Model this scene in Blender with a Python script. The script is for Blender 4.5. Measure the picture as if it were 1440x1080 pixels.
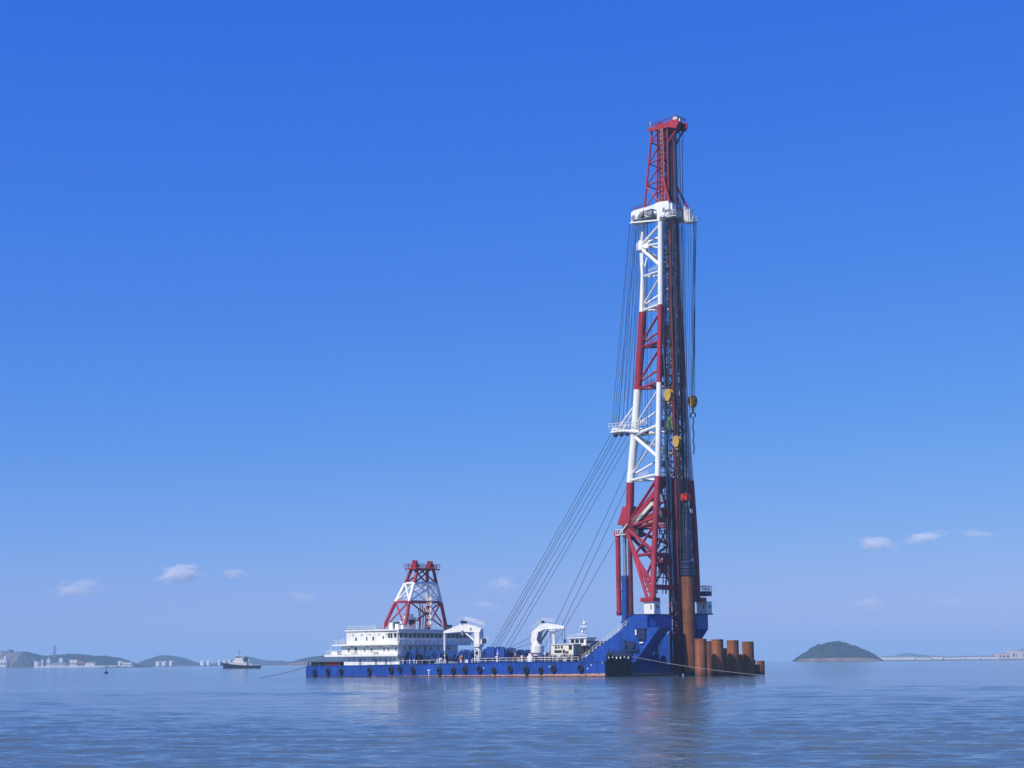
import bpy, bmesh, math, random
from mathutils import Vector, Matrix, noise
random.seed(7)
S = bpy.context.scene
for o in list(bpy.data.objects): bpy.data.objects.remove(o)

# ---------------------------------------------------------------- camera
CAM = Vector((0, 0, 3.511)); FPX = 2374.55
pit = math.radians(9.349); rho = math.radians(0.461)
fw = Vector((0, math.cos(pit), math.sin(pit))); up0 = Vector((0, -math.sin(pit), math.cos(pit))); rt0 = Vector((1, 0, 0))
RT = rt0*math.cos(rho) - up0*math.sin(rho); UP = up0*math.cos(rho) + rt0*math.sin(rho)
cd = bpy.data.cameras.new('camera'); cam = bpy.data.objects.new('camera', cd); S.collection.objects.link(cam)
m = Matrix((RT, UP, -fw)).transposed().to_4x4(); m.translation = CAM; cam.matrix_world = m
cd.sensor_width = 36; cd.lens = 36*FPX/1440; cd.clip_start = .5; cd.clip_end = 120000
S.camera = cam

# ---------------------------------------------------------------- sky, sun, exposure
SUN_EL = 47.0; sx, sy = -.74, -.67
n_ = math.hypot(sx, sy); ce = math.cos(math.radians(SUN_EL))
sun_dir = Vector((sx/n_*ce, sy/n_*ce, math.sin(math.radians(SUN_EL))))
w = bpy.data.worlds.new('World'); S.world = w; w.use_nodes = True
nt = w.node_tree; nt.nodes.clear()
sk = nt.nodes.new('ShaderNodeTexSky'); sk.sky_type = 'NISHITA'; sk.sun_disc = False
sk.sun_elevation = math.radians(SUN_EL); sk.sun_rotation = math.atan2(sx, sy) % (2*math.pi)
sk.air_density = 1.0; sk.dust_density = .3; sk.ozone_density = 6.0; sk.altitude = 0
# per-channel grade of the Nishita sky towards the deep cobalt of this clear day
sep = nt.nodes.new('ShaderNodeSeparateColor'); cmb = nt.nodes.new('ShaderNodeCombineColor'); nt.links.new(sk.outputs[0], sep.inputs[0])
SKY_S = .12
for i, (k, p) in enumerate(((.66, 1.55), (.566, .93), (.885, .25))):
    a = nt.nodes.new('ShaderNodeMath'); a.operation = 'MULTIPLY'; a.inputs[1].default_value = SKY_S; nt.links.new(sep.outputs[i], a.inputs[0])
    b = nt.nodes.new('ShaderNodeMath'); b.operation = 'POWER'; b.inputs[1].default_value = p; nt.links.new(a.outputs[0], b.inputs[0])
    c = nt.nodes.new('ShaderNodeMath'); c.operation = 'MULTIPLY'; c.inputs[1].default_value = k/SKY_S; nt.links.new(b.outputs[0], c.inputs[0])
    nt.links.new(c.outputs[0], cmb.inputs[i])
bg = nt.nodes.new('ShaderNodeBackground'); bg.inputs[1].default_value = SKY_S
ow = nt.nodes.new('ShaderNodeOutputWorld')
nt.links.new(cmb.outputs[0], bg.inputs[0]); nt.links.new(bg.outputs[0], ow.inputs[0])
sl = bpy.data.lights.new('sun', 'SUN'); sl.energy = 5.0; sl.angle = math.radians(.5); sl.color = (1, .935, .81)
so = bpy.data.objects.new('sun', sl); S.collection.objects.link(so)
so.rotation_euler = sun_dir.to_track_quat('Z', 'Y').to_euler()
S.view_settings.view_transform = 'Standard'; S.view_settings.look = 'None'
S.cycles.volume_bounces = 4
S.view_settings.exposure = 0; S.view_settings.gamma = 1; S.view_settings.use_curve_mapping = False

# ---------------------------------------------------------------- helpers
def at(px, py, D):
    r = fw + RT*((px-720)/FPX) + UP*((540-py)/FPX)
    return CAM + r*(D/r.y)

class MB:
    def __init__(s): s.b = bmesh.new()
    def add(s, vs, fs):
        v = [s.b.verts.new(p) for p in vs]
        for f in fs:
            try: s.b.faces.new([v[i] for i in f])
            except ValueError: pass
        return s
    def box(s, x0, x1, y0, y1, z0, z1):
        return s.add([(x0,y0,z0),(x1,y0,z0),(x1,y1,z0),(x0,y1,z0),(x0,y0,z1),(x1,y0,z1),(x1,y1,z1),(x0,y1,z1)],
                     [(3,2,1,0),(4,5,6,7),(0,1,5,4),(1,2,6,5),(2,3,7,6),(3,0,4,7)])
    def prism(s, poly, a, b, ax='y'):
        def P(u, w_, t): return (u,t,w_) if ax=='y' else ((u,w_,t) if ax=='z' else (t,u,w_))
        n = len(poly)
        vs = [P(u,w_,a) for u,w_ in poly]+[P(u,w_,b) for u,w_ in poly]
        return s.add(vs, [tuple(range(n))[::-1], tuple(range(n,2*n))]+[(i,(i+1)%n,(i+1)%n+n,i+n) for i in range(n)])
    def tube(s, a, b, r0, r1=None, n=10, caps=True):
        a = Vector(a); b = Vector(b); r1 = r0 if r1 is None else r1
        d = b-a
        if d.length < 1e-6: return s
        q = d.to_track_quat('Z','Y'); vs = []
        for c, r in ((a,r0),(b,r1)):
            for i in range(n):
                t = 2*math.pi*i/n; vs.append(c + q @ Vector((r*math.cos(t), r*math.sin(t), 0)))
        fs = [(i,(i+1)%n,(i+1)%n+n,i+n) for i in range(n)]
        if caps: fs += [tuple(range(n))[::-1], tuple(range(n,2*n))]
        return s.add(vs, fs)
    def path(s, pts, r, n=6):
        for a, b in zip(pts[:-1], pts[1:]): s.tube(a, b, r, n=n)
        return s
    def beam(s, a, b, wd, ht, up=(0,0,1)):
        a = Vector(a); b = Vector(b); d = (b-a).normalized(); u = Vector(up)
        sd = d.cross(u)
        if sd.length < 1e-3: sd = d.cross(Vector((0,1,0)))
        sd.normalize(); u2 = sd.cross(d)
        vs = [c + sd*(i*wd/2) + u2*(j*ht/2) for c in (a,b) for i,j in ((-1,-1),(1,-1),(1,1),(-1,1))]
        return s.add(vs, [(3,2,1,0),(4,5,6,7),(0,1,5,4),(1,2,6,5),(2,3,7,6),(3,0,4,7)])
    def lathe(s, prof, c=(0,0,0), ax='z', n=20):
        c = Vector(c); vs = []
        for r, h_ in prof:
            for i in range(n):
                t = 2*math.pi*i/n; p = (r*math.cos(t), r*math.sin(t), h_)
                if ax == 'y': p = (p[0], p[2], p[1])
                if ax == 'x': p = (p[2], p[0], p[1])
                vs.append(c+Vector(p))
        fs = []
        for k in range(len(prof)-1):
            for i in range(n): fs.append((k*n+i, k*n+(i+1)%n, (k+1)*n+(i+1)%n, (k+1)*n+i))
        fs += [tuple(range(n))[::-1], tuple(range((len(prof)-1)*n, len(prof)*n))]
        return s.add(vs, fs)
    def torus(s, c, R_, r, ax='y', n=16, k=8):
        c = Vector(c); vs = []; fs = []
        for i in range(n):
            t = 2*math.pi*i/n
            for j in range(k):
                p = 2*math.pi*j/k; q = ((R_+r*math.cos(p))*math.cos(t), (R_+r*math.cos(p))*math.sin(t), r*math.sin(p))
                if ax == 'y': q = (q[0], q[2], q[1])
                if ax == 'x': q = (q[2], q[0], q[1])
                vs.append(c+Vector(q))
        for i in range(n):
            for j in range(k): fs.append((i*k+j, ((i+1)%n)*k+j, ((i+1)%n)*k+(j+1)%k, i*k+(j+1)%k))
        return s.add(vs, fs)
    def rail(s, pts, h=1.05, step=1.6, r=.045, rails=(1.0,.5)):
        for a, b in zip(pts[:-1], pts[1:]):
            a = Vector(a); b = Vector(b); L_ = (b-a).length; n = max(1, round(L_/step))
            for i in range(n+1):
                p = a.lerp(b, i/n); s.tube(p, p+Vector((0,0,h)), r, n=5)
            for f_ in rails: s.tube(a+Vector((0,0,h*f_)), b+Vector((0,0,h*f_)), r, n=5)
        return s
    def out(s, name, mat, parent=None, label=None, smooth=False, loc=None):
        bmesh.ops.recalc_face_normals(s.b, faces=s.b.faces)
        me = bpy.data.meshes.new(name); s.b.to_mesh(me); s.b.free(); me.materials.append(mat)
        if smooth:
            for p in me.polygons: p.use_smooth = True
        if smooth and hasattr(me, 'set_sharp_from_angle'): me.set_sharp_from_angle(angle=math.radians(40))
        o = bpy.data.objects.new(name, me); S.collection.objects.link(o)
        if parent: o.parent = parent
        if loc: o.location = loc
        if label: o['label'] = label
        return o

def empty(name, loc, rz=0, sc=1):
    o = bpy.data.objects.new(name, None); S.collection.objects.link(o); o.location = loc; o.rotation_euler = (0,0,rz)
    o.empty_display_size = .5; o.scale = (sc,sc,sc); return o
def tag(o, label=None, cat=None, group=None, kind=None):
    if label: o['label'] = label
    if cat: o['category'] = cat
    if group: o['group'] = group
    if kind: o['kind'] = kind
    return o
def copy_tree(o, parent=None):
    c = o.copy(); S.collection.objects.link(c); c.parent = parent
    for ch in list(o.children): copy_tree(ch, c)
    return c

# ---------------------------------------------------------------- materials
def mat(name, col, rough=.5, var=.12, scale=.6, rust=0, rustcol=(.16,.06,.025), metal=0, streak=0, bump=0, spec=.4, grime=0):
    m = bpy.data.materials.new(name); m.use_nodes = True; nt = m.node_tree; b = nt.nodes['Principled BSDF']
    b.inputs['Roughness'].default_value = rough; b.inputs['Metallic'].default_value = metal
    b.inputs['Specular IOR Level'].default_value = spec
    tc = nt.nodes.new('ShaderNodeTexCoord')
    n1 = nt.nodes.new('ShaderNodeTexNoise'); n1.inputs['Scale'].default_value = scale; n1.inputs['Detail'].default_value = 6
    nt.links.new(tc.outputs['Object'], n1.inputs['Vector'])
    mr = nt.nodes.new('ShaderNodeMapRange'); mr.inputs[1].default_value = .3; mr.inputs[2].default_value = .7
    mr.inputs[3].default_value = 1-var; mr.inputs[4].default_value = 1+var
    nt.links.new(n1.outputs[0], mr.inputs[0])
    mx = nt.nodes.new('ShaderNodeMix'); mx.data_type = 'RGBA'; mx.blend_type = 'MULTIPLY'; mx.inputs[0].default_value = 1
    mx.inputs[6].default_value = (*col, 1); nt.links.new(mr.outputs[0], mx.inputs[7])
    last = mx.outputs[2]
    if rust > 0:
        mp = nt.nodes.new('ShaderNodeMapping'); mp.inputs['Scale'].default_value = (1,1,.22 if streak else 1)
        nt.links.new(tc.outputs['Object'], mp.inputs[0])
        n2 = nt.nodes.new('ShaderNodeTexNoise'); n2.inputs['Scale'].default_value = 1.3; n2.inputs['Detail'].default_value = 8; n2.inputs['Roughness'].default_value = .7
        nt.links.new(mp.outputs[0], n2.inputs['Vector'])
        r2 = nt.nodes.new('ShaderNodeMapRange'); r2.inputs[1].default_value = .72-.2*rust; r2.inputs[2].default_value = .84-.2*rust
        nt.links.new(n2.outputs[0], r2.inputs[0])
        m2 = nt.nodes.new('ShaderNodeMix'); m2.data_type = 'RGBA'; nt.links.new(r2.outputs[0], m2.inputs[0])
        nt.links.new(last, m2.inputs[6]); m2.inputs[7].default_value = (*rustcol, 1); last = m2.outputs[2]
    if grime:
        mp = nt.nodes.new('ShaderNodeMapping'); mp.inputs['Scale'].default_value = (1.6,1.6,.09)
        nt.links.new(tc.outputs['Object'], mp.inputs[0])
        n4 = nt.nodes.new('ShaderNodeTexNoise'); n4.inputs['Scale'].default_value = 1.0; n4.inputs['Detail'].default_value = 9; n4.inputs['Roughness'].default_value = .75
        nt.links.new(mp.outputs[0], n4.inputs['Vector'])
        r4 = nt.nodes.new('ShaderNodeMapRange'); r4.inputs[1].default_value = .38; r4.inputs[2].default_value = .62; r4.inputs[3].default_value = 1-grime; r4.inputs[4].default_value = 1.06
        nt.links.new(n4.outputs[0], r4.inputs[0])
        m4 = nt.nodes.new('ShaderNodeMix'); m4.data_type = 'RGBA'; m4.blend_type = 'MULTIPLY'; m4.inputs[0].default_value = 1
        nt.links.new(last, m4.inputs[6]); nt.links.new(r4.outputs[0], m4.inputs[7]); last = m4.outputs[2]
    nt.links.new(last, b.inputs['Base Color'])
    if bump:
        bp = nt.nodes.new('ShaderNodeBump'); bp.inputs['Distance'].default_value = bump; bp.inputs['Strength'].default_value = .6
        n3 = nt.nodes.new('ShaderNodeTexNoise'); n3.inputs['Scale'].default_value = scale*3; n3.inputs['Detail'].default_value = 6
        nt.links.new(tc.outputs['Object'], n3.inputs['Vector']); nt.links.new(n3.outputs[0], bp.inputs['Height']); nt.links.new(bp.outputs[0], b.inputs['Normal'])
    return m
WHITE = mat('white_paint', (.80,.80,.76), .45, .07, .4, rust=.12, rustcol=(.42,.30,.2), streak=1, grime=.22)
WHITE2 = mat('white_tower_paint', (.82,.82,.80), .4, .06, .3, rust=.05, rustcol=(.4,.3,.22), streak=1, grime=.14)
RED = mat('red_tower_paint', (.36,.022,.045), .5, .2, .25, rust=.16, rustcol=(.14,.03,.02), streak=1, grime=.3)
DRED = mat('dark_red_steel', (.13,.018,.022), .5, .25, .4, rust=.3, rustcol=(.05,.03,.03), streak=1)
BLUE = mat('blue_machinery_paint', (.018,.068,.30), .5, .3, .5, rust=.2, streak=1, grime=.35)
NAVY = mat('navy_machinery_paint', (.02,.028,.085), .42, .25, .8, rust=.1)
BLACK = mat('black_rubber', (.014,.015,.02), .9, .2, 2, spec=.15)
DARK = mat('dark_machinery', (.035,.036,.045), .6, .4, 1.2, rust=.2)
GLASS = mat('dark_window_glass', (.02,.025,.035), .12, .1, 1, spec=.6)
GREY = mat('grey_deck_paint', (.22,.24,.26), .6, .15, .6, rust=.25)
GREEN = mat('green_deck_paint', (.10,.22,.20), .6, .15, .6, rust=.2)
YELLOW = mat('yellow_paint', (.5,.29,.05), .45, .12, 1, rust=.15)
ORANGE = mat('orange_paint', (.65,.25,.06), .5, .15, 1, rust=.2)
LIME = mat('green_webbing', (.13,.27,.07), .7, .2, 2)
CREAM = mat('cream_paint', (.74,.68,.55), .5, .1, .8, rust=.2, streak=1)
LEADM = mat('dark_leader_steel', (.15,.019,.034), .5, .3, .4, rust=.3, rustcol=(.02,.02,.03), streak=1)
CURT = mat('tarred_fender_rope', (.006,.007,.014), .95, .3, 2, spec=.08)
ROPE = mat('wire_rope_steel', (.045,.045,.06), .6, .1, 2)
PALEROPE = mat('pale_mooring_rope', (.55,.52,.45), .8, .2, 2)
STEEL = mat('bright_steel_rod', (.55,.57,.6), .25, .05, 1, metal=.9)
BLACKHULL = mat('black_hull_paint', (.012,.014,.03), .45, .2, .4, rust=.1)

def hull_material():
    m = mat('blue_hull_paint', (.014,.068,.36), .42, .26, .18, rust=.34, rustcol=(.07,.05,.07), streak=1, grime=.38)
    nt = m.node_tree; b = nt.nodes['Principled BSDF']; src = b.inputs['Base Color'].links[0].from_socket
    tc = nt.nodes.new('ShaderNodeTexCoord'); sp = nt.nodes.new('ShaderNodeSeparateXYZ'); nt.links.new(tc.outputs['Object'], sp.inputs[0])
    ns = nt.nodes.new('ShaderNodeTexNoise'); ns.inputs['Scale'].default_value = .7; ns.inputs['Detail'].default_value = 7; ns.inputs['Roughness'].default_value=.75
    nt.links.new(tc.outputs['Object'], ns.inputs['Vector'])
    # antifouling line: rises slightly towards the bow, ragged upper edge
    def mth(op, a, b_):
        n = nt.nodes.new('ShaderNodeMath'); n.operation = op
        for i, v in enumerate((a, b_)):
            if isinstance(v, (int, float)): n.inputs[i].default_value = v
            else: nt.links.new(v, n.inputs[i])
        return n.outputs[0]
    line = mth('ADD', mth('MULTIPLY', sp.outputs[0], .0075), -.05)
    line = mth('ADD', line, mth('MULTIPLY', mth('SUBTRACT', ns.outputs[0], .5), .9))
    fac = mth('LESS_THAN', sp.outputs[2], line)
    n4 = nt.nodes.new('ShaderNodeTexNoise'); n4.inputs['Scale'].default_value = 2.2; n4.inputs['Detail'].default_value = 5
    nt.links.new(tc.outputs['Object'], n4.inputs['Vector'])
    cr = nt.nodes.new('ShaderNodeValToRGB'); cr.color_ramp.elements[0].color = (.25,.10,.07,1); cr.color_ramp.elements[1].color = (.55,.36,.27,1)
    cr.color_ramp.elements[0].position = .35; cr.color_ramp.elements[1].position = .6
    nt.links.new(n4.outputs[0], cr.inputs[0])
    m2 = nt.nodes.new('ShaderNodeMix'); m2.data_type = 'RGBA'; nt.links.new(fac, m2.inputs[0]); nt.links.new(src, m2.inputs[6]); nt.links.new(cr.outputs[0], m2.inputs[7])
    # red boot-top just at the water
    f2 = mth('LESS_THAN', sp.outputs[2], .14)
    m3 = nt.nodes.new('ShaderNodeMix'); m3.data_type = 'RGBA'; nt.links.new(f2, m3.inputs[0]); nt.links.new(m2.outputs[2], m3.inputs[6]); m3.inputs[7].default_value = (.09,.03,.035,1)
    nt.links.new(m3.outputs[2], b.inputs['Base Color'])
    # plate seams every 6 m along and the dished plating between frames
    def seam(axis, per, wd):
        pp_ = mth('PINGPONG', sp.outputs[axis], per/2); return mth('LESS_THAN', pp_, wd)
    sm = mth('MAXIMUM', seam(0, 6.1, .05), seam(2, 1.55, .025))
    m7 = nt.nodes.new('ShaderNodeMix'); m7.data_type = 'RGBA'; m7.blend_type = 'MULTIPLY'; nt.links.new(mth('MULTIPLY', sm, .5), m7.inputs[0]); nt.links.new(m3.outputs[2], m7.inputs[6]); m7.inputs[7].default_value = (.35,.35,.4,1)
    nt.links.new(m7.outputs[2], b.inputs['Base Color'])
    n5 = nt.nodes.new('ShaderNodeTexNoise'); n5.inputs['Scale'].default_value = .9; n5.inputs['Detail'].default_value = 2; nt.links.new(tc.outputs['Object'], n5.inputs['Vector'])
    bp = nt.nodes.new('ShaderNodeBump'); bp.inputs['Distance'].default_value = .12; bp.inputs['Strength'].default_value = 1; nt.links.new(n5.outputs[0], bp.inputs['Height']); nt.links.new(bp.outputs[0], b.inputs['Normal'])
    return m
HULL = hull_material()

def pile_material():
    m = mat('rusty_pile_steel', (.25,.088,.037), .8, .22, .35, rust=.35, rustcol=(.15,.05,.028), streak=1, bump=.03)
    nt = m.node_tree; b = nt.nodes['Principled BSDF']; src = b.inputs['Base Color'].links[0].from_socket
    tc = nt.nodes.new('ShaderNodeTexCoord'); sp = nt.nodes.new('ShaderNodeSeparateXYZ'); nt.links.new(tc.outputs['Object'], sp.inputs[0])
    # welded plate courses every 2.4 m: thin darker seams, and each course a little different
    md = nt.nodes.new('ShaderNodeMath'); md.operation = 'PINGPONG'; md.inputs[1].default_value = 1.2; nt.links.new(sp.outputs[2], md.inputs[0])
    lt = nt.nodes.new('ShaderNodeMath'); lt.operation = 'LESS_THAN'; lt.inputs[1].default_value = .05; nt.links.new(md.outputs[0], lt.inputs[0])
    ml = nt.nodes.new('ShaderNodeMath'); ml.operation = 'MULTIPLY'; ml.inputs[1].default_value = .6; nt.links.new(lt.outputs[0], ml.inputs[0])
    m2 = nt.nodes.new('ShaderNodeMix'); m2.data_type = 'RGBA'; nt.links.new(ml.outputs[0], m2.inputs[0]); nt.links.new(src, m2.inputs[6]); m2.inputs[7].default_value = (.09,.035,.02,1)
    ns = nt.nodes.new('ShaderNodeTexNoise'); ns.inputs['Scale'].default_value = 1.2; ns.inputs['Detail'].default_value = 6
    mp = nt.nodes.new('ShaderNodeMapping'); mp.inputs['Scale'].default_value = (1.5,1.5,.12); nt.links.new(tc.outputs['Object'], mp.inputs[0]); nt.links.new(mp.outputs[0], ns.inputs['Vector'])
    cr = nt.nodes.new('ShaderNodeMapRange'); cr.inputs[1].default_value = .35; cr.inputs[2].default_value = .7; cr.inputs[3].default_value = .7; cr.inputs[4].default_value = 1.35
    nt.links.new(ns.outputs[0], cr.inputs[0])
    m3 = nt.nodes.new('ShaderNodeMix'); m3.data_type = 'RGBA'; m3.blend_type = 'MULTIPLY'; m3.inputs[0].default_value = 1
    nt.links.new(m2.outputs[2], m3.inputs[6]); nt.links.new(cr.outputs[0], m3.inputs[7])
    # each pile weathers differently; a dark wet band with growth stands above the water
    oi = nt.nodes.new('ShaderNodeObjectInfo'); ro = nt.nodes.new('ShaderNodeMapRange'); ro.inputs[3].default_value = .72; ro.inputs[4].default_value = 1.15; nt.links.new(oi.outputs['Random'], ro.inputs[0])
    m5 = nt.nodes.new('ShaderNodeMix'); m5.data_type = 'RGBA'; m5.blend_type = 'MULTIPLY'; m5.inputs[0].default_value = 1; nt.links.new(m3.outputs[2], m5.inputs[6]); nt.links.new(ro.outputs[0], m5.inputs[7])
    ad = nt.nodes.new('ShaderNodeMath'); ad.operation = 'MULTIPLY_ADD'; ad.inputs[1].default_value = 2.0; nt.links.new(ns.outputs[0], ad.inputs[0]); nt.links.new(sp.outputs[2], ad.inputs[2])
    wr = nt.nodes.new('ShaderNodeMapRange'); wr.inputs[1].default_value = 1.3; wr.inputs[2].default_value = 2.0; wr.inputs[3].default_value = .8; wr.inputs[4].default_value = 0; nt.links.new(ad.outputs[0], wr.inputs[0])
    m6 = nt.nodes.new('ShaderNodeMix'); m6.data_type = 'RGBA'; nt.links.new(wr.outputs[0], m6.inputs[0]); nt.links.new(m5.outputs[2], m6.inputs[6]); m6.inputs[7].default_value = (.045,.03,.02,1)
    nt.links.new(m6.outputs[2], b.inputs['Base Color'])
    return m
PILE = pile_material()

# ---------------------------------------------------------------- sea
def sea_material():
    m = bpy.data.materials.new('sea_water'); m.use_nodes = True; nt = m.node_tree; b = nt.nodes['Principled BSDF']
    b.inputs['Roughness'].default_value = .07; b.inputs['IOR'].default_value = 1.33
    tc = nt.nodes.new('ShaderNodeTexCoord')
    def nz(scale, sx_, sy_, det=4, rough=.55, dist=0):
        mp = nt.nodes.new('ShaderNodeMapping'); mp.inputs['Scale'].default_value = (sx_, sy_, 1); mp.inputs['Rotation'].default_value = (0,0,math.radians(8))
        nt.links.new(tc.outputs['Object'], mp.inputs[0])
        n = nt.nodes.new('ShaderNodeTexNoise'); n.inputs['Scale'].default_value = scale; n.inputs['Detail'].default_value = det; n.inputs['Roughness'].default_value = rough
        n.inputs['Distortion'].default_value = dist
        nt.links.new(mp.outputs[0], n.inputs['Vector']); return n.outputs[0]
    # body colour: silty blue-green, in broad drifting patches
    big = nz(.012, .35, 1, 5)
    cr = nt.nodes.new('ShaderNodeValToRGB'); cr.color_ramp.elements[0].position = .35; cr.color_ramp.elements[1].position = .65
    cr.color_ramp.elements[0].color = (.07,.108,.118,1); cr.color_ramp.elements[1].color = (.095,.13,.13,1)
    nt.links.new(big, cr.inputs[0]); nt.links.new(cr.outputs[0], b.inputs['Base Color'])
    def bump(h, dist, prev, st=1):
        bp = nt.nodes.new('ShaderNodeBump'); bp.inputs['Strength'].default_value = st; bp.inputs['Distance'].default_value = dist
        nt.links.new(h, bp.inputs['Height'])
        if prev: nt.links.new(prev, bp.inputs['Normal'])
        return bp.outputs[0]
    # wind patches: calmer and rougher streaks change the ripple height
    pat = nz(.05, .22, 1, 4)
    mr = nt.nodes.new('ShaderNodeMapRange'); mr.inputs[1].default_value = .35; mr.inputs[2].default_value = .65; mr.inputs[3].default_value = .35; mr.inputs[4].default_value = 1.0
    nt.links.new(pat, mr.inputs[0])
    r1 = nz(1.1, .45, 1, 5, .6, .3)
    ml = nt.nodes.new('ShaderNodeMath'); ml.operation = 'MULTIPLY'; nt.links.new(r1, ml.inputs[0]); nt.links.new(mr.outputs[0], ml.inputs[1])
    p = bump(nz(.16, .4, 1, 3), .3, None)
    p = bump(ml.outputs[0], .17, p)
    p = bump(nz(4.5, .6, 1, 3), .014, p)
    nt.links.new(p, b.inputs['Normal'])
    return m
def build_sea():
    import numpy as np
    fr = np.radians(np.linspace(108, 72, 660))                      # fine sector ahead
    rest = np.radians(np.linspace(72, 108-360, 110))[1:-1]
    ang = np.concatenate([fr, rest]); n = len(ang)
    rr = list(np.geomspace(2, 44, 14)); r = 44.
    while r < 900: r += max(.16, r*r/5926*.17); rr.append(r)
    rr += list(np.geomspace(r*1.04, 20000, 60)); rr = np.array(rr); m = len(rr)
    R_, A_ = np.meshgrid(rr, ang, indexing='ij'); X = R_*np.cos(A_); Y = R_*np.sin(A_); Z = np.zeros_like(X)
    rng = np.random.default_rng(5)
    dr = np.maximum(.2, R_*R_/5926*.17)
    gust = .72+.28*np.sin(X*.021+1.3*np.sin(Y*.013)+.5)*np.sin(Y*.034+1.1*np.sin(X*.017)) + .22*np.sin(X*.07+Y*.05+2*np.sin(Y*.03))
    for k in range(120):
        lam = .5*(9/.5)**(rng.random()**1.5); th = math.radians(258)+rng.normal(0, .33)
        kx, ky = 2*math.pi/lam*math.cos(th), 2*math.pi/lam*math.sin(th)
        amp = .0044*lam**.65 if lam < 5 else .0044*5**.65*(5/lam)**.4
        fade = np.clip((lam/dr-2.2)/2.0, 0, 1)
        ph = kx*X+ky*Y+rng.random()*6.283 + .9*np.sin(X*.11/lam**.5+rng.random()*6)*np.sin(Y*.09/lam**.5+rng.random()*6)
        c = np.cos(ph); Z += amp*fade*gust*(c+.4*c*c)
    near = np.clip((R_-20)/20, 0, 1); Z *= near
    V = np.stack([X, Y, Z], -1).reshape(-1, 3); V = np.vstack([V, [[0, 0, 0]]])
    i = np.arange(m-1)[:, None]; j = np.arange(n)[None, :]; j2 = (j+1) % n
    q = np.stack([i*n+j, i*n+j2, (i+1)*n+j2, (i+1)*n+j], -1).reshape(-1, 4)
    t = np.stack([np.full(n, m*n), (np.arange(n)+1) % n, np.arange(n)], -1)
    me = bpy.data.meshes.new('water'); nl = q.size+t.size; npoly = len(q)+len(t)
    me.vertices.add(len(V)); me.vertices.foreach_set('co', V.ravel().astype(np.float32))
    me.loops.add(nl); me.loops.foreach_set('vertex_index', np.concatenate([q.ravel(), t.ravel()]).astype(np.int32))
    me.polygons.add(npoly); me.polygons.foreach_set('loop_start', np.concatenate([np.arange(len(q))*4, q.size+np.arange(len(t))*3]).astype(np.int32))
    me.polygons.foreach_set('use_smooth', np.ones(npoly, dtype=bool)); me.update(calc_edges=True); me.validate()
    if me.polygons[0].normal.z < 0: me.flip_normals()
    me.materials.append(sea_material())
    o = bpy.data.objects.new('water', me); S.collection.objects.link(o); tag(o, kind='structure')
build_sea()

# ================================================================= the piling barge
TH = math.radians(41.25); P0 = Vector((-56.5563, 464.6817, 0)); L = 103.17; YC = 15.0
def wl(x, y, z=0):
    return P0 + Vector((math.cos(TH), -math.sin(TH), 0))*x + Vector((math.sin(TH), math.cos(TH), 0))*y + Vector((0,0,z))
barge = empty('piling_barge', P0, -TH)
tag(barge, 'long blue pile driving barge with white deckhouse and tall red and white lattice tower', 'barge')

# hull with sheer and raked stern
mb = MB(); N = 26; vs = []; fs = []
def deck_z(x): return 2.85 + .65*min(1, max(0, x/70))**1.5
xs = [L*i/N for i in range(N+1)]
for x in xs:
    xb = x + (2.2 if x == 0 else 0)
    for y in (0, 30): vs += [(x, y, deck_z(x)), (x, y, .25), (xb, y+(.5 if y==0 else -.5), -2.2)]
for i in range(N):
    a = i*6; c = a+6
    fs += [(a,a+1,c+1,c),(a+1,a+2,c+2,c+1),(a+3,a+4,c+4,c+3),(a+4,a+5,c+5,c+4),(a,a+3,c+3,c),(a+2,a+5,c+5,c+2)]
fs += [(0,1,4,3),(1,2,5,4)]; e = N*6; fs += [(e,e+1,e+4,e+3),(e+1,e+2,e+5,e+4)]
mb.add(vs, fs); hull = mb.out('hull', HULL, barge)
# sheer strake, vertical frame welds and small draught marks
mb = MB()
for i in range(N): mb.beam((xs[i],-.06,deck_z(xs[i])-.02),(xs[i+1],-.06,deck_z(xs[i+1])-.02),.13,.16)
mb.beam((L+.06,.2,3.48),(L+.06,29.8,3.48),.16,.14); mb.out('rubbing_strake', BLUE, hull)
mb = MB(); x = 46.4; mb.box(x-.09,x+.09,-.03,.0,.2,1.6); mb.box(x-.45,x+.45,-.028,.0,1.55,1.75); mb.out('draught_mark', WHITE, hull)
for x, z in ((65.2,1.9),(86.4,2.2),(98.0,1.7),(102.4,3.1),(99.1,2.5)): MB().box(x-.13,x+.13,-.03,.0,z,z+.3).out('hull_mark', WHITE, hull)
mb = MB(); mb.box(.3,L-5.5,.3,29.7,3.4,3.47)
fdeck = MB().prism([(98.3,3.3),(103.4,3.3),(103.4,5.75),(98.3,5.75)],1.2,28.8).out('forecastle', HULL, barge)
MB().rail([(103.2,9.5,5.75),(103.2,21,5.75)],1.0,1.5).out('railing', WHITE, fdeck)
mb = MB(); mb.rail([(61,.35,3.35),(95,.35,3.5)],1.1,2.2,.05); mb.rail([(35.5,.35,3.05),(52,.35,3.2)],1.0,3,.04,(1.0,)); mb.out('deck_railing', WHITE, barge)

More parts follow.
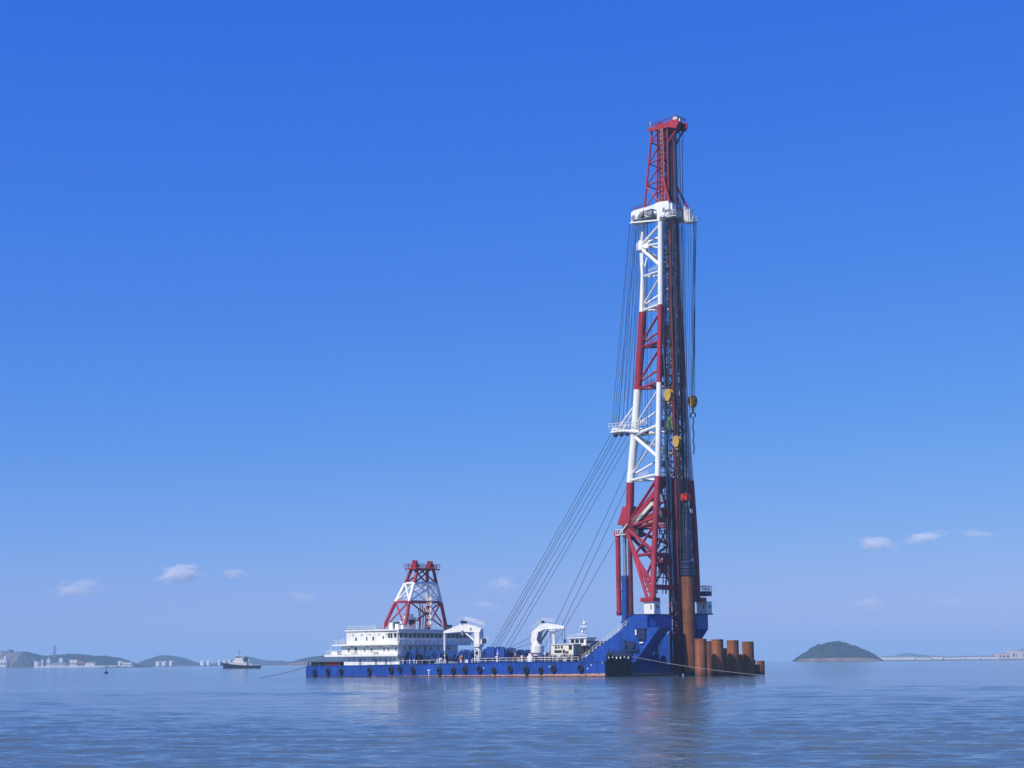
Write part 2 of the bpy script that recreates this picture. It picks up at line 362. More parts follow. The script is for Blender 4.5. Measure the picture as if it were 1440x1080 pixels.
# ---- bow brackets carrying the tower ("horns")
def bracket(mir):
    Y = (lambda y: y) if not mir else (lambda y: 30-y)
    g = MB()
    if not mir: g.prism([(94.8,3.3),(112.4,13.6),(114.9,13.6),(114.9,11.0),(118.4,11.0),(111.2,3.2),(108.6,2.6),(103.2,2.6),(103.2,3.3)], .85, 5.3)
    else: g.prism([(94.8,3.3),(112.4,13.6),(114.3,13.6),(114.3,10.9),(112.6,8.8),(108.0,2.6),(103.2,2.6),(103.2,3.3)], 20.6, 26.0)
    o = g.out('bow_bracket', HULL, barge)
    b = MB(); pl = [(109.5,Y(.83)),(114.3,Y(.83)),(115.7,Y(3.0)),(115.7,Y(9.2)),(109.5,Y(9.2))]
    b.prism(pl if not mir else [(109.5,26.05),(114.0,26.05),(114.6,25.6),(115.0,20.4),(109.5,20.4)], 10.2 if not mir else 10.9, 13.9 if not mir else 14.3, 'z'); b.out('bracket_head', HULL, o)
    zt = 13.9 if not mir else 14.3
    pd = MB(); pl = [(109.3,Y(.4)),(115.9,Y(1.6)),(116.1,Y(9.4)),(109.3,Y(9.4))]
    pd.prism(pl if not mir else [(109.3,26.9),(115.2,26.9),(115.8,26.2),(115.8,20.2),(109.3,20.2)], zt+.003, zt+.25, 'z'); pd.out('platform', NAVY, o)
    r = MB(); sl = lambda x: 3.3+(x-94.8)*(10.3/17.6)
    r.rail([(95.5,Y(1.1),sl(95.5)+.05),(112.0,Y(1.1),sl(112.0)+.05)],1.15,1.3,.05)
    r.rail([(95.5,Y(2.3),sl(95.5)+.05),(112.0,Y(2.3),sl(112.0)+.05)],1.15,1.3,.05); r.out('stair_railing', WHITE, o)
    s = MB()
    for i in range(40):
        x = 95.6+i*.41; s.box(x,x+.3,min(Y(1.2),Y(2.2)),max(Y(1.2),Y(2.2)),sl(x)+.1,sl(x)+.16)
    s.out('stair', GREY, o)
    # white pedestal box with the two dark latches
    ya, yb = (2.9, 5.3) if not mir else (23.9, 26.1)
    p = MB(); z0 = zt+.25; p.box(112.6,115.5,ya,yb,z0,z0+2.85); p.box(112.5,115.6,ya-.1,yb+.1,z0+2.7,z0+2.9)
    pp = p.out('pedestal', WHITE2, o)
    MB().box(114.5,114.8,ya-.03,ya+.05,z0+1.1,z0+2.1).out('latch', DARK, pp)
    q = MB(); q.box(115.49,115.54,ya+.9,ya+1.15,z0+1.5,z0+2.1); q.box(115.49,115.54,ya+1.3,ya+1.7,z0+1.45,z0+1.9); q.box(115.49,115.54,ya+1.0,ya+1.6,z0+1.25,z0+1.4)
    q.out('marking', DARK, pp)
    return o
nb = bracket(False); fb = bracket(True)
# anchor winch and fairleads hung on the near bracket
k = MB(); k.box(108.7,112.6,.25,.845,5.8,6.1); k.box(108.6,108.8,.3,.845,6.1,8.2); k.tube((110.6,.2,7.1),(110.6,.845,7.1),.95,n=16); k.tube((109.4,.3,7.4),(109.4,.84,7.4),.5,n=12)
for i in range(9): k.tube((109+i*.42,.3,6.1),(108.8+i*.45,.3,8.0+.4*math.sin(i*2.3)),.06,n=5)
aw = k.out('anchor_winch', NAVY, nb)
k = MB(); k.box(112.2,114.8,.4,.845,10.6,10.9); k.box(112.4,114.6,.45,.845,8.3,10.5); k.tube((113.6,.35,9.2),(113.6,.845,9.2),.8,n=14)
k.out('fairlead', NAVY, nb)
MB().box(111.7,112.1,.5,.845,9.4,10.6).out('light_box', WHITE, nb); MB().box(112.9,113.9,.5,.845,7.5,7.8).out('light_box', WHITE, nb)
# rope-fender curtain on the hull front and bollard heads above it
for i in range(21):
    x = L+.35+i*.335+.12*math.sin(i*4.1); zz = 4.9+.5*math.sin(i*1.9)-.06*i; dy = .2*math.sin(i*2.7)
    f = MB(); f.lathe([(.16,.35+.12*math.sin(i*1.3)),(.25,.7),(.26,2.2),(.23,3.4),(.2,zz)], (x,.42+dy,0), n=8); f.out('rope_fender', CURT, barge, smooth=True)
f = MB(); f.box(L+.1,L+7.5,.15,.84,4.6,4.8)
for i in range(30):
    x = L+.2+i*.24; f.tube((x,.4,4.7),(x+.25*math.sin(i*3.1),.45+.2*math.sin(i*1.7),5.6+.6*math.sin(i*2.7)),.08,n=5)
f.out('fender_rack', DARK, barge)
for i in range(6): MB().box(L+.9+i*1.15,L+1.2+i*1.15,.08,.2,4.15+.15*math.sin(i*2),4.5).out('shackle', WHITE, barge)
# ================================================================= deckhouse
house = MB(); house.box(14.8,34.1,1.0,29.3,8.5,11.85); ho = house.out('deckhouse', WHITE, barge)
MB().box(13.3,33.9,1.6,28,3.0,5.25).out('lower_storey', WHITE, ho)
MB().box(12.7,34.0,1.3,24,5.85,8.1).out('middle_storey', WHITE, ho)
# deck slabs
s = MB(); s.prism([(7.0,.4),(34.9,.2),(34.9,26),(7.0,29.4)],5.25,5.85,'z'); s.out('deck_slab', WHITE, ho)
s = MB(); s.prism([(10.0,.3),(35.4,.05),(35.4,29.8),(10.0,29.6)],8.1,8.5,'z'); s.out('deck_slab', WHITE, ho)
s = MB(); s.prism([(14.5,.75),(35.0,.6),(35.0,29.6),(14.5,29.6)],11.85,12.2,'z'); s.out('roof', WHITE, ho)
# balcony along the bridge front
s = MB(); s.box(35.42,35.5,.1,29.7,8.5,9.55); s.out('balcony_front', WHITE, ho)
r = MB(); r.rail([(35.62,.1,8.5),(35.62,29.8,8.5)],1.35,1.7,.05,(1.0,.62)); r.rail([(34.95,.3,5.85),(34.95,26,5.85)],1.1,1.6,.05); r.out('balcony_railing', WHITE, ho)
r = MB(); r.rail([(34.7,.25,5.85),(7.2,.5,5.85),(7.2,29.2,5.85)],1.0,1.7,.045); r.rail([(14.7,.4,8.5),(10.2,.4,8.5),(10.2,29.4,8.5)],1.1,1.3,.045)
r.rail([(26,1.0,12.2),(14.8,1.0,12.2),(14.8,29,12.2)],.95,1.4,.045); r.rail([(34.8,8,12.2),(34.8,28,12.2)],.7,2.2,.035); r.out('railing', WHITE, ho)
# bridge windows: fifteen, raked
for i in range(17):
    y = 1.9+i*1.62
    g = MB(); g.prism([(y-.1,11.15),(y+1.22,11.15),(y+1.05,9.95),(y-.27,9.95)],34.06,34.16,'x'); w_ = g.out('window', GLASS, ho)
    g = MB(); g.beam((34.2,y-.2,11.2),(34.2,y-.37,9.9),.14,.14); g.out('mullion', WHITE, w_)
# bridge front sloping coaming below the roof
MB().box(34.1,34.75,.8,29.4,11.25,11.85).out('coaming', WHITE, ho)
for x0, x1 in ((30.7,31.4),(31.6,32.3),(32.75,33.8)):
    g = MB(); g.prism([(x0,11.15),(x1,11.15),(x1-.1*(x0>32),10.0),(x0+.25*(x0>32),10.0)],.94,1.02); g.out('window', GLASS, ho)
    MB().beam((x0-.05,.96,11.2),(x1+.05,.96,11.2),.1,.1).out('frame', GREY, ho)
for x, z, wd, ht in ((18.6,9.5,.55,.75),(22.7,9.6,.4,.75),(25.1,9.6,.55,.75),(28.9,9.9,.45,.6),
                     (15.5,6.6,.6,.8),(18.2,6.5,.9,1.1),(21.6,6.6,.5,.7),(24.2,6.6,.5,.8),(28.9,6.7,.4,.8),(30.5,6.7,.5,.8),(33.3,6.7,.5,.8)):
    y = 1.0 if z > 9 else 1.3
    w_ = MB().box(x-wd/2,x+wd/2,y-.05,y+.02,z,z+ht).out('window', GLASS, ho)
    MB().box(x-wd/2-.08,x+wd/2+.08,y-.08,y-.02,z-.12,z-.02).out('sill', GREY, w_)
for x in (15.6,17.3,21.5,24.6,27.3,31.0,32.6): MB().box(x-.2,x+.2,1.53,1.62,4.15,4.65).out('window', GLASS, ho)
for x in (19.6,25.6,29.3): MB().box(x-.4,x+.4,1.53,1.62,3.1,4.7).out('door', GREY, ho)
for i, y in enumerate((3.6,8.2,13.2,16.2,20.2)):
    w_ = MB().box(33.98,34.06,y,y+.55,6.7,7.5).out('window', GLASS, ho)
for y in (5.5,11,19): MB().box(33.98,34.07,y,y+.8,5.9,7.75).out('door', GREY, ho)
for y in (4,9,15,22): MB().box(33.88,33.97,y,y+1.3,3.9,4.7).out('window', GLASS, ho)
# lamps, small fittings on the sides
for x in (17.2,20.8,23.8,27.2,30): MB().box(x,x+.3,.7,1.0,10.9,11.05).out('lamp', DARK, ho)
for x in (16.5,22.5,27.5,32): MB().box(x,x+.35,1.0,1.3,7.75,7.95).out('lamp', DARK, ho)
# roof gear
t = MB(); t.box(27.5,30.0,9,12,12.2,15.2); t.box(27.3,30.2,8.8,12.2,15.2,15.45); t.box(28,29.5,9.4,11.6,15.45,16.4); rt = t.out('roof_cabin', WHITE, ho)
MB().box(30.0,30.06,9.3,11.7,13.7,14.8).out('window', GLASS, rt)
t = MB(); t.box(29.4,30.8,2.5,4.6,12.2,13.9); t.box(31.6,32.8,2.6,4.4,12.2,13.6); t.box(32.8,33.8,3.4,6.0,12.2,13.2); t.tube((31.2,5.4,12.2),(31.2,5.4,14.3),.5,n=12); t.out('roof_locker', WHITE, ho)
t = MB(); t.box(30.9,31.5,3.0,4.4,12.2,14.1); t.box(32.0,33.2,21,22.6,12.2,13.5); t.box(32,33.4,25.5,27,12.2,13.0); t.box(33.5,34.4,12,13.2,12.2,12.9); t.out('ventilator', DARK, ho)
t = MB()
mx, my = 32.5, 15.2
t.tube((mx,my,12.2),(mx,my,20.6),.35,.25,n=10)
for z in (13.6,15.2,16.9,18.6,19.9): t.box(mx-.9,mx+.9,my-.9,my+.9,z,z+.1); t.rail([(mx-.9,my-.9,z),(mx+.9,my-.9,z),(mx+.9,my+.9,z)],.7,.9,.035)
t.box(mx-.6,mx+.6,my-.2,my+.2,20.2,20.4); t.tube((mx,my,20.6),(mx,my,22.0),.05,n=5); t.out('radar_mast', WHITE, ho)
t = MB()
for (x,y,h_) in ((30.5,12.6,5.5),(31.2,13.3,6.6),(29.7,13.9,7.4),(32,11,3.2),(30.8,14.6,5.8)): t.path([(x,y,12.2),(x+.3,y,12.2+h_*.5),(x-.15,y,12.2+h_)],.14)
t.out('exhaust_pipe', DRED, ho)
t = MB()
for x, y in ((27,3),(26,3.6),(24.4,2.2),(31,3.5),(33,9),(29,8),(34,18),(33.8,24)): t.tube((x,y,12.2),(x,y,13.6+.9*math.sin(x*3+y)),.06,n=5)
for x, y in ((14.9,2),(10.4,4),(7.6,2)): t.tube((x,y,5.9),(x,y,8.9+(x-7)*.4),.07,n=5)
t.out('antenna', WHITE, ho)
t = MB(); t.box(8.0,10.2,2,4,5.85,6.7); t.tube((10.9,2.4,6.5),(12.2,2.4,6.5),.45,n=10); t.box(17,19,.5,.9,6.0,6.5); t.box(25,27,.5,.9,6.0,6.5); t.out('life_raft', WHITE, ho)
for y in (10.3,24): pass

# ---- stern A-frame of the luffing gear
AF = {0:[(22.4,7,12.2),(30.9,7,12.2),(23.0,23,12.2),(30.8,23,12.2)], 1:[(25.6,8.8,19.6),(30.6,8.8,19.6),(25.6,21.2,19.6),(30.4,21.2,19.6)],
      2:[(27.2,10.8,24.5),(30.5,10.8,24.5),(27.2,19.2,24.7),(30.6,19.2,24.7)], 3:[(28.4,12.1,28.6),(30.6,12.1,28.6),(28.4,17.9,28.8),(30.6,17.9,28.8)]}
af = empty('a_frame', (0,0,0)); af.parent = barge
acol = {0:RED,1:WHITE2,2:RED}
for lv in range(3):
    A, B_ = AF[lv], AF[lv+1]
    for i in range(4): MB().tube(A[i],B_[i],.48 if lv<2 else .45,n=12).out('leg', acol[lv], af, smooth=True)
    for a, b_ in ((0,1),(1,3),(2,3),(0,2)):
        m_ = acol[lv]
        if lv != 2: MB().tube(B_[a],B_[b_],.3,n=8).out('crossbar', RED if lv==0 else WHITE2, af, smooth=True)
        if lv == 2 and (a,b_) in ((0,1),(2,3)): continue
        if lv == 0 and (a,b_) == (0,2): continue
        MB().tube(A[a],B_[b_],.22,n=8).out('brace', m_, af, smooth=True); MB().tube(A[b_],B_[a],.22,n=8).out('brace', m_, af, smooth=True)
t = MB(); t.box(27.3,31.6,10.4,19.6,28.2,28.5); pf = t.out('top_platform', RED, af)
for y in (12.1,17.9):
    t = MB(); t.box(28.6,30.4,y-.7,y+.7,28.5,29.5); t.lathe([(.62,-.5),(.75,-.45),(.75,.45),(.62,.5)],(29.5,y,29.8),'y',16); t.box(29.2,29.8,y-.8,y+.8,30.3,30.6); t.beam((28.0,y,28.5),(29.2,y,29.8),.3,.3); t.out('sheave_head', RED, af)
t = MB(); t.rail([(27.3,10.4,28.5),(31.6,10.4,28.5),(31.6,19.6,28.5),(27.3,19.6,28.5),(27.3,10.4,28.5)],1.1,1.4,.06)
t.path([(27.3,10.4,28.4),(28.3,11,26.6),(27.6,10.9,24.8)],.06); t.path([(31.6,19.6,28.4),(30.8,18.6,26.6)],.06); t.out('railing', DRED, pf)
for i, zz in enumerate((24.6,19.7)):
    t = MB(); P_ = AF[2 if i==0 else 1]; t.rail([P_[0],P_[1],P_[3]],.9,1.6,.035); t.out('railing', RED if i==0 else WHITE, af)

# ================================================================= deck cranes
def deck_crane(x, y, kind):
    o = empty('deck_crane', (0,0,0)); o.parent = barge
    if kind == 0:
        MB().lathe([(1.2,3.2),(1.2,4.2),(.85,4.6),(.8,7.2),(1.1,7.4)],(x,y,0),n=18).out('pedestal', WHITE, o, smooth=True)
        t = MB(); t.box(x-.8,x+.9,y-.8,y+.8,7.4,11.2); t.box(x-1.15,x-.8,y-.6,y+.6,7.6,9.2); t.box(x+.9,x+1.4,y-.4,y+.4,8.0,9.2); t.out('column', WHITE, o)
        MB().prism([(x+1.0,11.2),(x+1.1,11.9),(x-1.2,12.7),(x-5,13.3),(x-6.2,13.1),(x-11.8,11.5),(x-12.1,10.95),(x-6,11.25),(x-1,11.1)],y-.5,y+.5).out('boom', WHITE, o)
        MB().beam((x-5.0,y,11.3),(x-.6,y,8.4),.35,.35).out('strut', WHITE, o)
        t = MB(); t.box(x-5.5,x-4.8,y-.7,y+.7,10.4,11.6); t.box(x-2.6,x-2.0,y-.6,y+.6,11.6,12.2); t.out('hydraulic_ram', GREY, o)
        MB().tube((x-11.9,y,3.0),(x-11.9,y,11.0),.34,n=12).out('boom_rest', WHITE, o, smooth=True)
        t = MB(); t.rail([(x+1.3,y-.8,12.4),(x-1.2,y-.8,13.2),(x-5.3,y-.8,14.0),(x-6.8,y-.8,13.5)],1.0,1.2,.05); t.rail([(x+1.3,y+.8,12.4),(x-1.2,y+.8,13.2),(x-5.3,y+.8,14.0)],1.0,1.2,.05); t.rail([(x+1.4,y-1.3,7.4),(x-1.4,y-1.3,7.4)],1,1,.04)
        t.rail([(x+1.3,y+1.4,9.0),(x+2.2,y+1.4,9.0)],1,.6,.04)
        t.out('railing', WHITE, o)
        t = MB(); t.tube((x-5.2,y-.9,13.7),(x-5.2,y+.9,13.7),.35,n=10); t.tube((x+2.0,y,8.2),(x+2.0,y,9.4),.4,n=8); t.out('pulley', DARK, o)
    else:
        MB().lathe([(1.3,3.4),(1.3,5.6),(1.65,5.7),(1.65,7.4),(1.3,7.5),(1.3,8.0)],(x,y,0),n=20).out('pedestal', WHITE, o, smooth=True)
        MB().prism([(x-1.2,8.0),(x+.9,8.0),(x+.5,9.0),(x+1.2,10.9),(x-1.0,10.9),(x-1.4,9.2)],y-.9,y-.55).out('column', WHITE, o)
        MB().prism([(x-1.2,8.0),(x+.9,8.0),(x+.5,9.0),(x+1.2,10.9),(x-1.0,10.9),(x-1.4,9.2)],y+.55,y+.9).out('column', WHITE, o)
        MB().prism([(x-1.3,10.6),(x-.6,11.3),(x+1.7,12.6),(x+3,12.8),(x+5.2,12.6),(x+8.9,12.0),(x+9.1,11.45),(x+6.4,11.45),(x+2.6,11.35),(x+.6,10.6)],y-.45,y+.45).out('boom', WHITE, o)
        MB().beam((x+3.6,y,11.2),(x+.9,y,8.2),.35,.35).out('hydraulic_ram', DARK, o)
        t = MB(); t.tube((x+5.4,y,3.5),(x+5.4,y,10.4),.36,n=12); t.lathe([(.36,10.3),(1.0,10.9),(1.0,11.15)],(x+5.4,y,0),n=12); t.out('boom_rest', WHITE, o, smooth=True)
        t = MB(); t.rail([(x-1.4,y-.7,11.0),(x+1.7,y-.7,13.1),(x+3,y-.7,13.2)],.9,1.1,.05); t.rail([(x-1.2,y+.7,11.0),(x+1.7,y+.7,13.1),(x+5,y+.7,12.9)],.9,1.1,.05)
        for i in range(15): t.tube((x+4.0,y-.3,3.6+i*.5),(x+4.0,y+.3,3.6+i*.5),.045,n=5)
        t.tube((x+4.0,y-.3,3.5),(x+4.0,y-.3,11.2),.06,n=5); t.tube((x+4.0,y+.3,3.5),(x+4.0,y+.3,11.2),.06,n=5); t.out('ladder', WHITE, o)
        t = MB(); t.box(x-1.9,x-1.0,y-.4,y+.5,8.3,9.6); t.tube((x-1.6,y-.6,9.9),(x-.8,y-.6,9.9),.25,n=8); t.box(x+1.6,x+2.2,y-.3,y+.3,12.9,13.5); t.out('winch', DARK, o)
        t = MB(); t.tube((x+8.8,y,11.5),(x+8.8,y,8.6),.07,n=5); t.box(x+8.55,x+9.05,y-.2,y+.2,8.0,8.8); t.out('hook', DARK, o)
        t = MB(); t.tube((x+8.2,y-.3,11.4),(x+8.2,y-.3,8.7),.06,n=5); t.out('rope', ROPE, o)
    return o
deck_crane(56.3, 8, 0); deck_crane(75.8, 8, 1)

# ================================================================= deck machinery
def winch(x, y, sz, hgt=3.0, z=3.25, two=True):
    o = empty('deck_winch', (0,0,0)); o.parent = barge; o_ = o
    t = MB(); a = sz/2
    for s_ in (-a, a-.2):
        t.prism([(x-a*.9+0,z),(x+a*.9,z),(x+a*.95,z+hgt*.75),(x+a*.6,z+hgt),(x-a*.6,z+hgt),(x-a*.95,z+hgt*.75)], y+s_, y+s_+.2)
    t.box(x-a,x+a,y-a,y+a,z,z+.25); t.out('frame', BLUE, o_)
    MB().tube((x,y-a+.25,z+hgt*.5),(x,y+a-.25,z+hgt*.5),hgt*.36,n=20).out('drum', DARK, o_, smooth=True)
    t = MB(); t.torus((x,y-a-.1,z+hgt*.5),hgt*.33,.12,'y',18,6); t.box(x+a*.55,x+a*1.15,y-a*.6,y+a*.4,z+.2,z+hgt*.55); t.tube((x-a*.9,y-a-.5,z+hgt*.4),(x-a*.9,y+a,z+hgt*.4),.22,n=10); t.box(x-a*.2,x+a*.2,y-a-.35,y-a-.1,z+hgt*.3,z+hgt*.7); t.out('gearbox', NAVY, o_)
    return o
for x, y, sz, hg in ((36.6,5.2,3.5,3.4),(38.9,10,2.6,2.8),(45.4,5.2,3.8,3.3),(48.6,9,2.8,2.8),(52.1,6.5,2.6,2.4),(57.0,4.2,3.1,3.4),(59.8,8.4,3.0,3.6),(63.2,6.6,2.7,3.7),(66.7,6.6,3.1,3.8),(69.0,11,3.2,3.3)): winch(x,y,sz,hg)
t = MB()   # blue guards over the two big drums
for x in (63.2,66.4): t.prism([(x-1.35,4.4),(x+1.45,4.4),(x+1.45,6.9),(x+.9,7.3),(x-1.0,7.3),(x-1.35,6.8)],4.6,5.1)
t.out('drum_guard', BLUE, barge)
g = MB(); g.box(52.4,53.2,5,7,3.5,5.1); g.box(53.5,55.0,5,7,3.5,4.7); g.prism([(53.1,5.1),(55.0,3.6),(55.2,4.2),(53.3,5.4)],4.9,5.2); gen = g.out('generator', ORANGE, None); gen.location = P0; gen.rotation_euler = (0,0,-TH)
tag(gen, 'small orange and yellow machine standing on deck between the blue winches', 'machine')
# maroon boom section lying on deck
g = MB(); g.beam((70.2,5.2,4.9),(77.4,5.2,4.9),.25,.25); g.beam((70.2,6.8,4.9),(77.4,6.8,4.9),.25,.25); g.beam((70.2,5.2,3.9),(77.4,5.2,3.9),.25,.25); g.beam((70.2,6.8,3.9),(77.4,6.8,3.9),.25,.25)
for i in range(8):
    a = 70.2+i*.9; g.beam((a,5.2,3.9),(a+.9,5.2,4.9),.12,.12); g.beam((a,5.2,4.9),(a+.9,5.2,3.9),.12,.12)
g.box(70.4,77.2,5.4,6.6,4.0,4.85); bs = g.out('boom_section', DRED, None); bs.location = P0; bs.rotation_euler = (0,0,-TH)
tag(bs, 'dark maroon steel lattice section lying on deck under the smaller white crane', 'steel section')
g = MB(); g.beam((71.4,5.6,5.0),(70.3,5.6,6.9),.3,.3); g.beam((72.6,5.8,5.0),(72.6,5.8,6.2),.2,.2); g.out('davit', DARK, barge)
# many small fittings between the deckhouse and the bow
rg = random.Random(11)
for i in range(84):
    x = rg.uniform(36,98) if i < 50 else rg.uniform(35.8,62); y = rg.choice((2.2,3.2,4.0,9,12,17,22)) + rg.random(); z = 3.1 if x < 60 else 3.45; k_ = rg.random(); t = MB()
    if 50 < x < 56 and y < 8 or 80 < x < 90 and y > 4.8 and y < 10: y = 12+rg.random()*8
    if k_ < .25: t.lathe([(.16,z),(.16,z+1.1),(.34,z+1.2),(.34,z+1.45),(.1,z+1.6)],(x,y,0),n=10); t.out('vent_pipe', WHITE, barge)
    elif k_ < .45: t.box(x-.5,x+.5,y-.4,y+.4,z,z+1.0); t.box(x-.56,x+.56,y-.46,y+.46,z+1.0,z+1.08); t.out('locker', rg.choice((GREY,WHITE,NAVY,DARK,BLUE) if i%9 else (ORANGE,)), barge)
    elif k_ < .65: t.tube((x,y-.6,z+.6),(x,y+.6,z+.6),.45,n=14); t.box(x-.6,x+.6,y-.7,y-.6,z,z+1.15); t.box(x-.6,x+.6,y+.6,y+.7,z,z+1.15); t.out('cable_reel', rg.choice((NAVY,DARK,DRED)), barge)
    elif k_ < .8: t.tube((x,y,z),(x,y,z+rg.uniform(2.2,4.5)),.07,n=6); t.box(x-.25,x+.25,y-.1,y+.1,z+2.0,z+2.25); t.out('lamp_post', WHITE, barge)
    else: t.tube((x-.35,y,z),(x-.35,y,z+.8),.2,n=10); t.tube((x+.35,y,z),(x+.35,y,z+.8),.2,n=10); t.tube((x-.6,y,z+.55),(x+.6,y,z+.55),.1,n=8); t.out('bollard', DARK, barge)
for (x,y,h_) in ((47.5,12,3.4),(53.5,12.5,3.0),(72.5,17,2.6),(79.5,13,3.2),(94,11,3.4),(97,16,4.2)):
    t = MB(); t.box(x-1.4,x+1.4,y-1.2,y+1.2,3.2,3.2+h_*.6); t.tube((x,y-1,3.2+h_*.7),(x,y+1,3.2+h_*.7),h_*.3,n=14); t.rail([(x-1.4,y-1.2,3.2+h_*.6),(x+1.4,y-1.2,3.2+h_*.6)],1,.9,.05); t.out('power_pack', BLUE if x < 60 else NAVY, barge)
# cream deck cabin
cb = empty('deck_cabin', P0, -TH); tag(cb, 'cream portable deck cabin with dark openings beside the sloping bow stair', 'cabin')
g = MB(); g.box(81.9,88.9,6,9,5.0,7.55); g.box(81.7,89.1,5.8,9.2,7.55,7.7); g.out('wall', CREAM, cb)
for x0,x1,z0,z1 in ((83.2,83.75,6.6,7.3),(84.1,84.6,6.65,7.25),(85.0,85.6,6.65,7.25),(83.0,85.3,5.6,6.25),(87.5,88.5,6.35,7.4),(86.3,87.4,5.25,6.0)):
    MB().box(x0,x1,5.93,6.02,z0,z1).out('window', GLASS, cb)
MB().box(85.6,86.2,5.92,6.02,5.05,6.4).out('door', DARK, cb)
g = MB(); g.box(82,88.9,6.2,8.8,3.45,5.0); g.out('base', DARK, cb)
g = MB()
for x in (82.4,83.9,85.7,87.3,88.4): g.box(x,x+.14,5.9,6.05,3.5,5.0)
g.rail([(82,5.7,5.0),(89,5.7,5.0)],.5,1.2,.04); g.out('railing', WHITE, cb)
g = MB(); g.box(89.6,91.2,7,9,3.5,7.3); g.box(91.8,92.6,7,9,3.5,6.9); g.beam((90.2,6.6,3.5),(92.6,6.6,6.8),.15,.2); g.out('machinery_housing', DARK, barge)
g = MB(); g.tube((93.2,5.4,4.4),(94.9,5.4,4.4),1.05,n=18); g.box(92.6,95.6,4.8,5.3,3.45,3.7); g.torus((94.2,4.7,4.4),.8,.16,'y',18,6); g.out('mooring_winch', NAVY, barge)
# bollards, posts and small items along the rail
g = MB()
for x in (36.0,38.4,39.9,40.9,48.2,51.0,56.4,60.2,62.1,62.9,78.0,79.6,90.6): g.tube((x,1.2,3.0),(x,1.2,4.1+.5*abs(math.sin(x))),.1,n=6)
for x in (61.2,62.6): g.box(x-.12,x+.12,1.1,1.3,3.2,6.7)
for z in (4.2,5.2,6.2): g.box(61.2,62.6,1.12,1.28,z,z+.14)
g.box(78.0,79.6,1.6,2.6,3.45,4.9); g.box(78.4,79.2,1.6,2.6,4.9,5.5); g.box(32.2,35.0,1.0,2,3.0,3.8); g.box(89,90.4,1.2,1.6,3.5,4.2); g.tube((49.3,1.0,3.2),(49.3,1.0,4.6),.16,n=8); g.box(49.1,50.1,.9,1.1,4.4,4.65)
g.tube((81.7,.8,4.5),(91.2,.8,4.5),.09,n=6); g.tube((91.2,.8,4.5),(90.7,.8,3.6),.09,n=6)
g.out('deck_fitting', WHITE, barge)
g = MB()
for x in (82.5,83.6,85,86.2,87.4,88.6,89.4): g.tube((x,1.0,3.5),(x,1.0,4.35+.2*math.sin(x*5)),.28,n=8)
for x in (40.5,41.6,44.2,50.2): g.box(x,x+.7,2,3,3.1,4.1)
g.box(41,50,13,15,3.2,5.4); g.box(71,80,14,16,3.4,5.2); g.out('deck_store', DARK, barge)
g = MB(); g.prism([(45.5,3.1),(54.5,3.2),(53.0,3.55),(49.5,4.0),(46.5,3.8)],2.4,3.4); g.out('canvas_cover', GREY, barge)
# stern racks
for x0,x1 in ((-.3,2.4),(2.9,6.6),(6.9,12.4)):
    g = MB(); z0 = 2.85
    g.box(x0,x1,1.0,1.25,z0+.15,z0+.4); g.box(x0,x1,1.0,4.0,z0+.95,z0+1.15)
    n = max(2,int((x1-x0)/.9))
    for i in range(n+1):
        x = x0+(x1-x0)*i/n; g.box(x-.1,x+.1,1.0,1.25,z0,z0+1.2)
    g.tube((x0+.2,2.4,z0+.55),(x1-.2,2.4,z0+.55),.5,n=12); g.out('stern_roller_rack', DARK if x0<6.8 else DRED, barge)
g = MB()
for i in range(3): g.box(-.35,.0,1+i*9,2.6+i*9,.3,2.7)
g.out('stern_fender', BLACK, barge)

# ================================================================= pile driver tower
tw = empty('pile_driver_tower', (0,0,0)); tw.parent = barge
XT = 113.4
SN = [(17.0,10.9,114.3),(27.7,8.95,113.5),(36.0,7.9,113.4),(46.4,6.77,113.4),(57.5,5.9,113.3),(69.0,5.07,113.2),(79.0,4.55,113.3),(88.1,4.1,113.4),(97.0,3.75,113.4),(110.0,3.4,113.5)]
SR = [(33.5,99.6),(40.5,99.9),(46.4,100.2),(57.5,101.7),(69.0,103.0),(79.0,104.1),(88.1,105.0),(97.0,105.25),(104.6,104.9),(110.0,106.0)]
def ip(T, z, k):
    if z <= T[0][0]: return T[0][k]
    for a, b_ in zip(T[:-1], T[1:]):
        if z <= b_[0]: return a[k]+(b_[k]-a[k])*(z-a[0])/(b_[0]-a[0])
    return T[-1][k]
def Nn(z, sgn=-1):
    s_ = ip(SN,z,1)
    if sgn > 0 and z < 40: s_ = ip([(17,7.0),(27.7,7.9),(36,7.65),(40,7.45)], z, 1)
    return Vector((ip(SN,z,2), YC+sgn*s_, z))
def Rr(z, sgn=0): return Vector((ip(SR,z,1), YC, z))
def zcol(z): return RED if (z < 46.4 or 69 <= z < 88.1 or z >= 110) else WHITE2
for sg in (-1, 1):
    zf = 17.0 if sg < 0 else 17.4
    for za, zb in ((zf,46.4),(46.4,69),(69,88.1),(88.1,108.8)):
        zs = [za]+[s_[0] for s_ in SN if za+.5 < s_[0] < zb-.5]+[zb]; t = MB()
        for a, b_ in zip(zs[:-1], zs[1:]): t.tube(Nn(a,sg),Nn(b_,sg),.72 if za<46 else .64,n=16)
        t.out('front_leg', zcol(za), tw, smooth=True, label='red section of front leg' if zcol(za) is RED else 'white section of front leg')
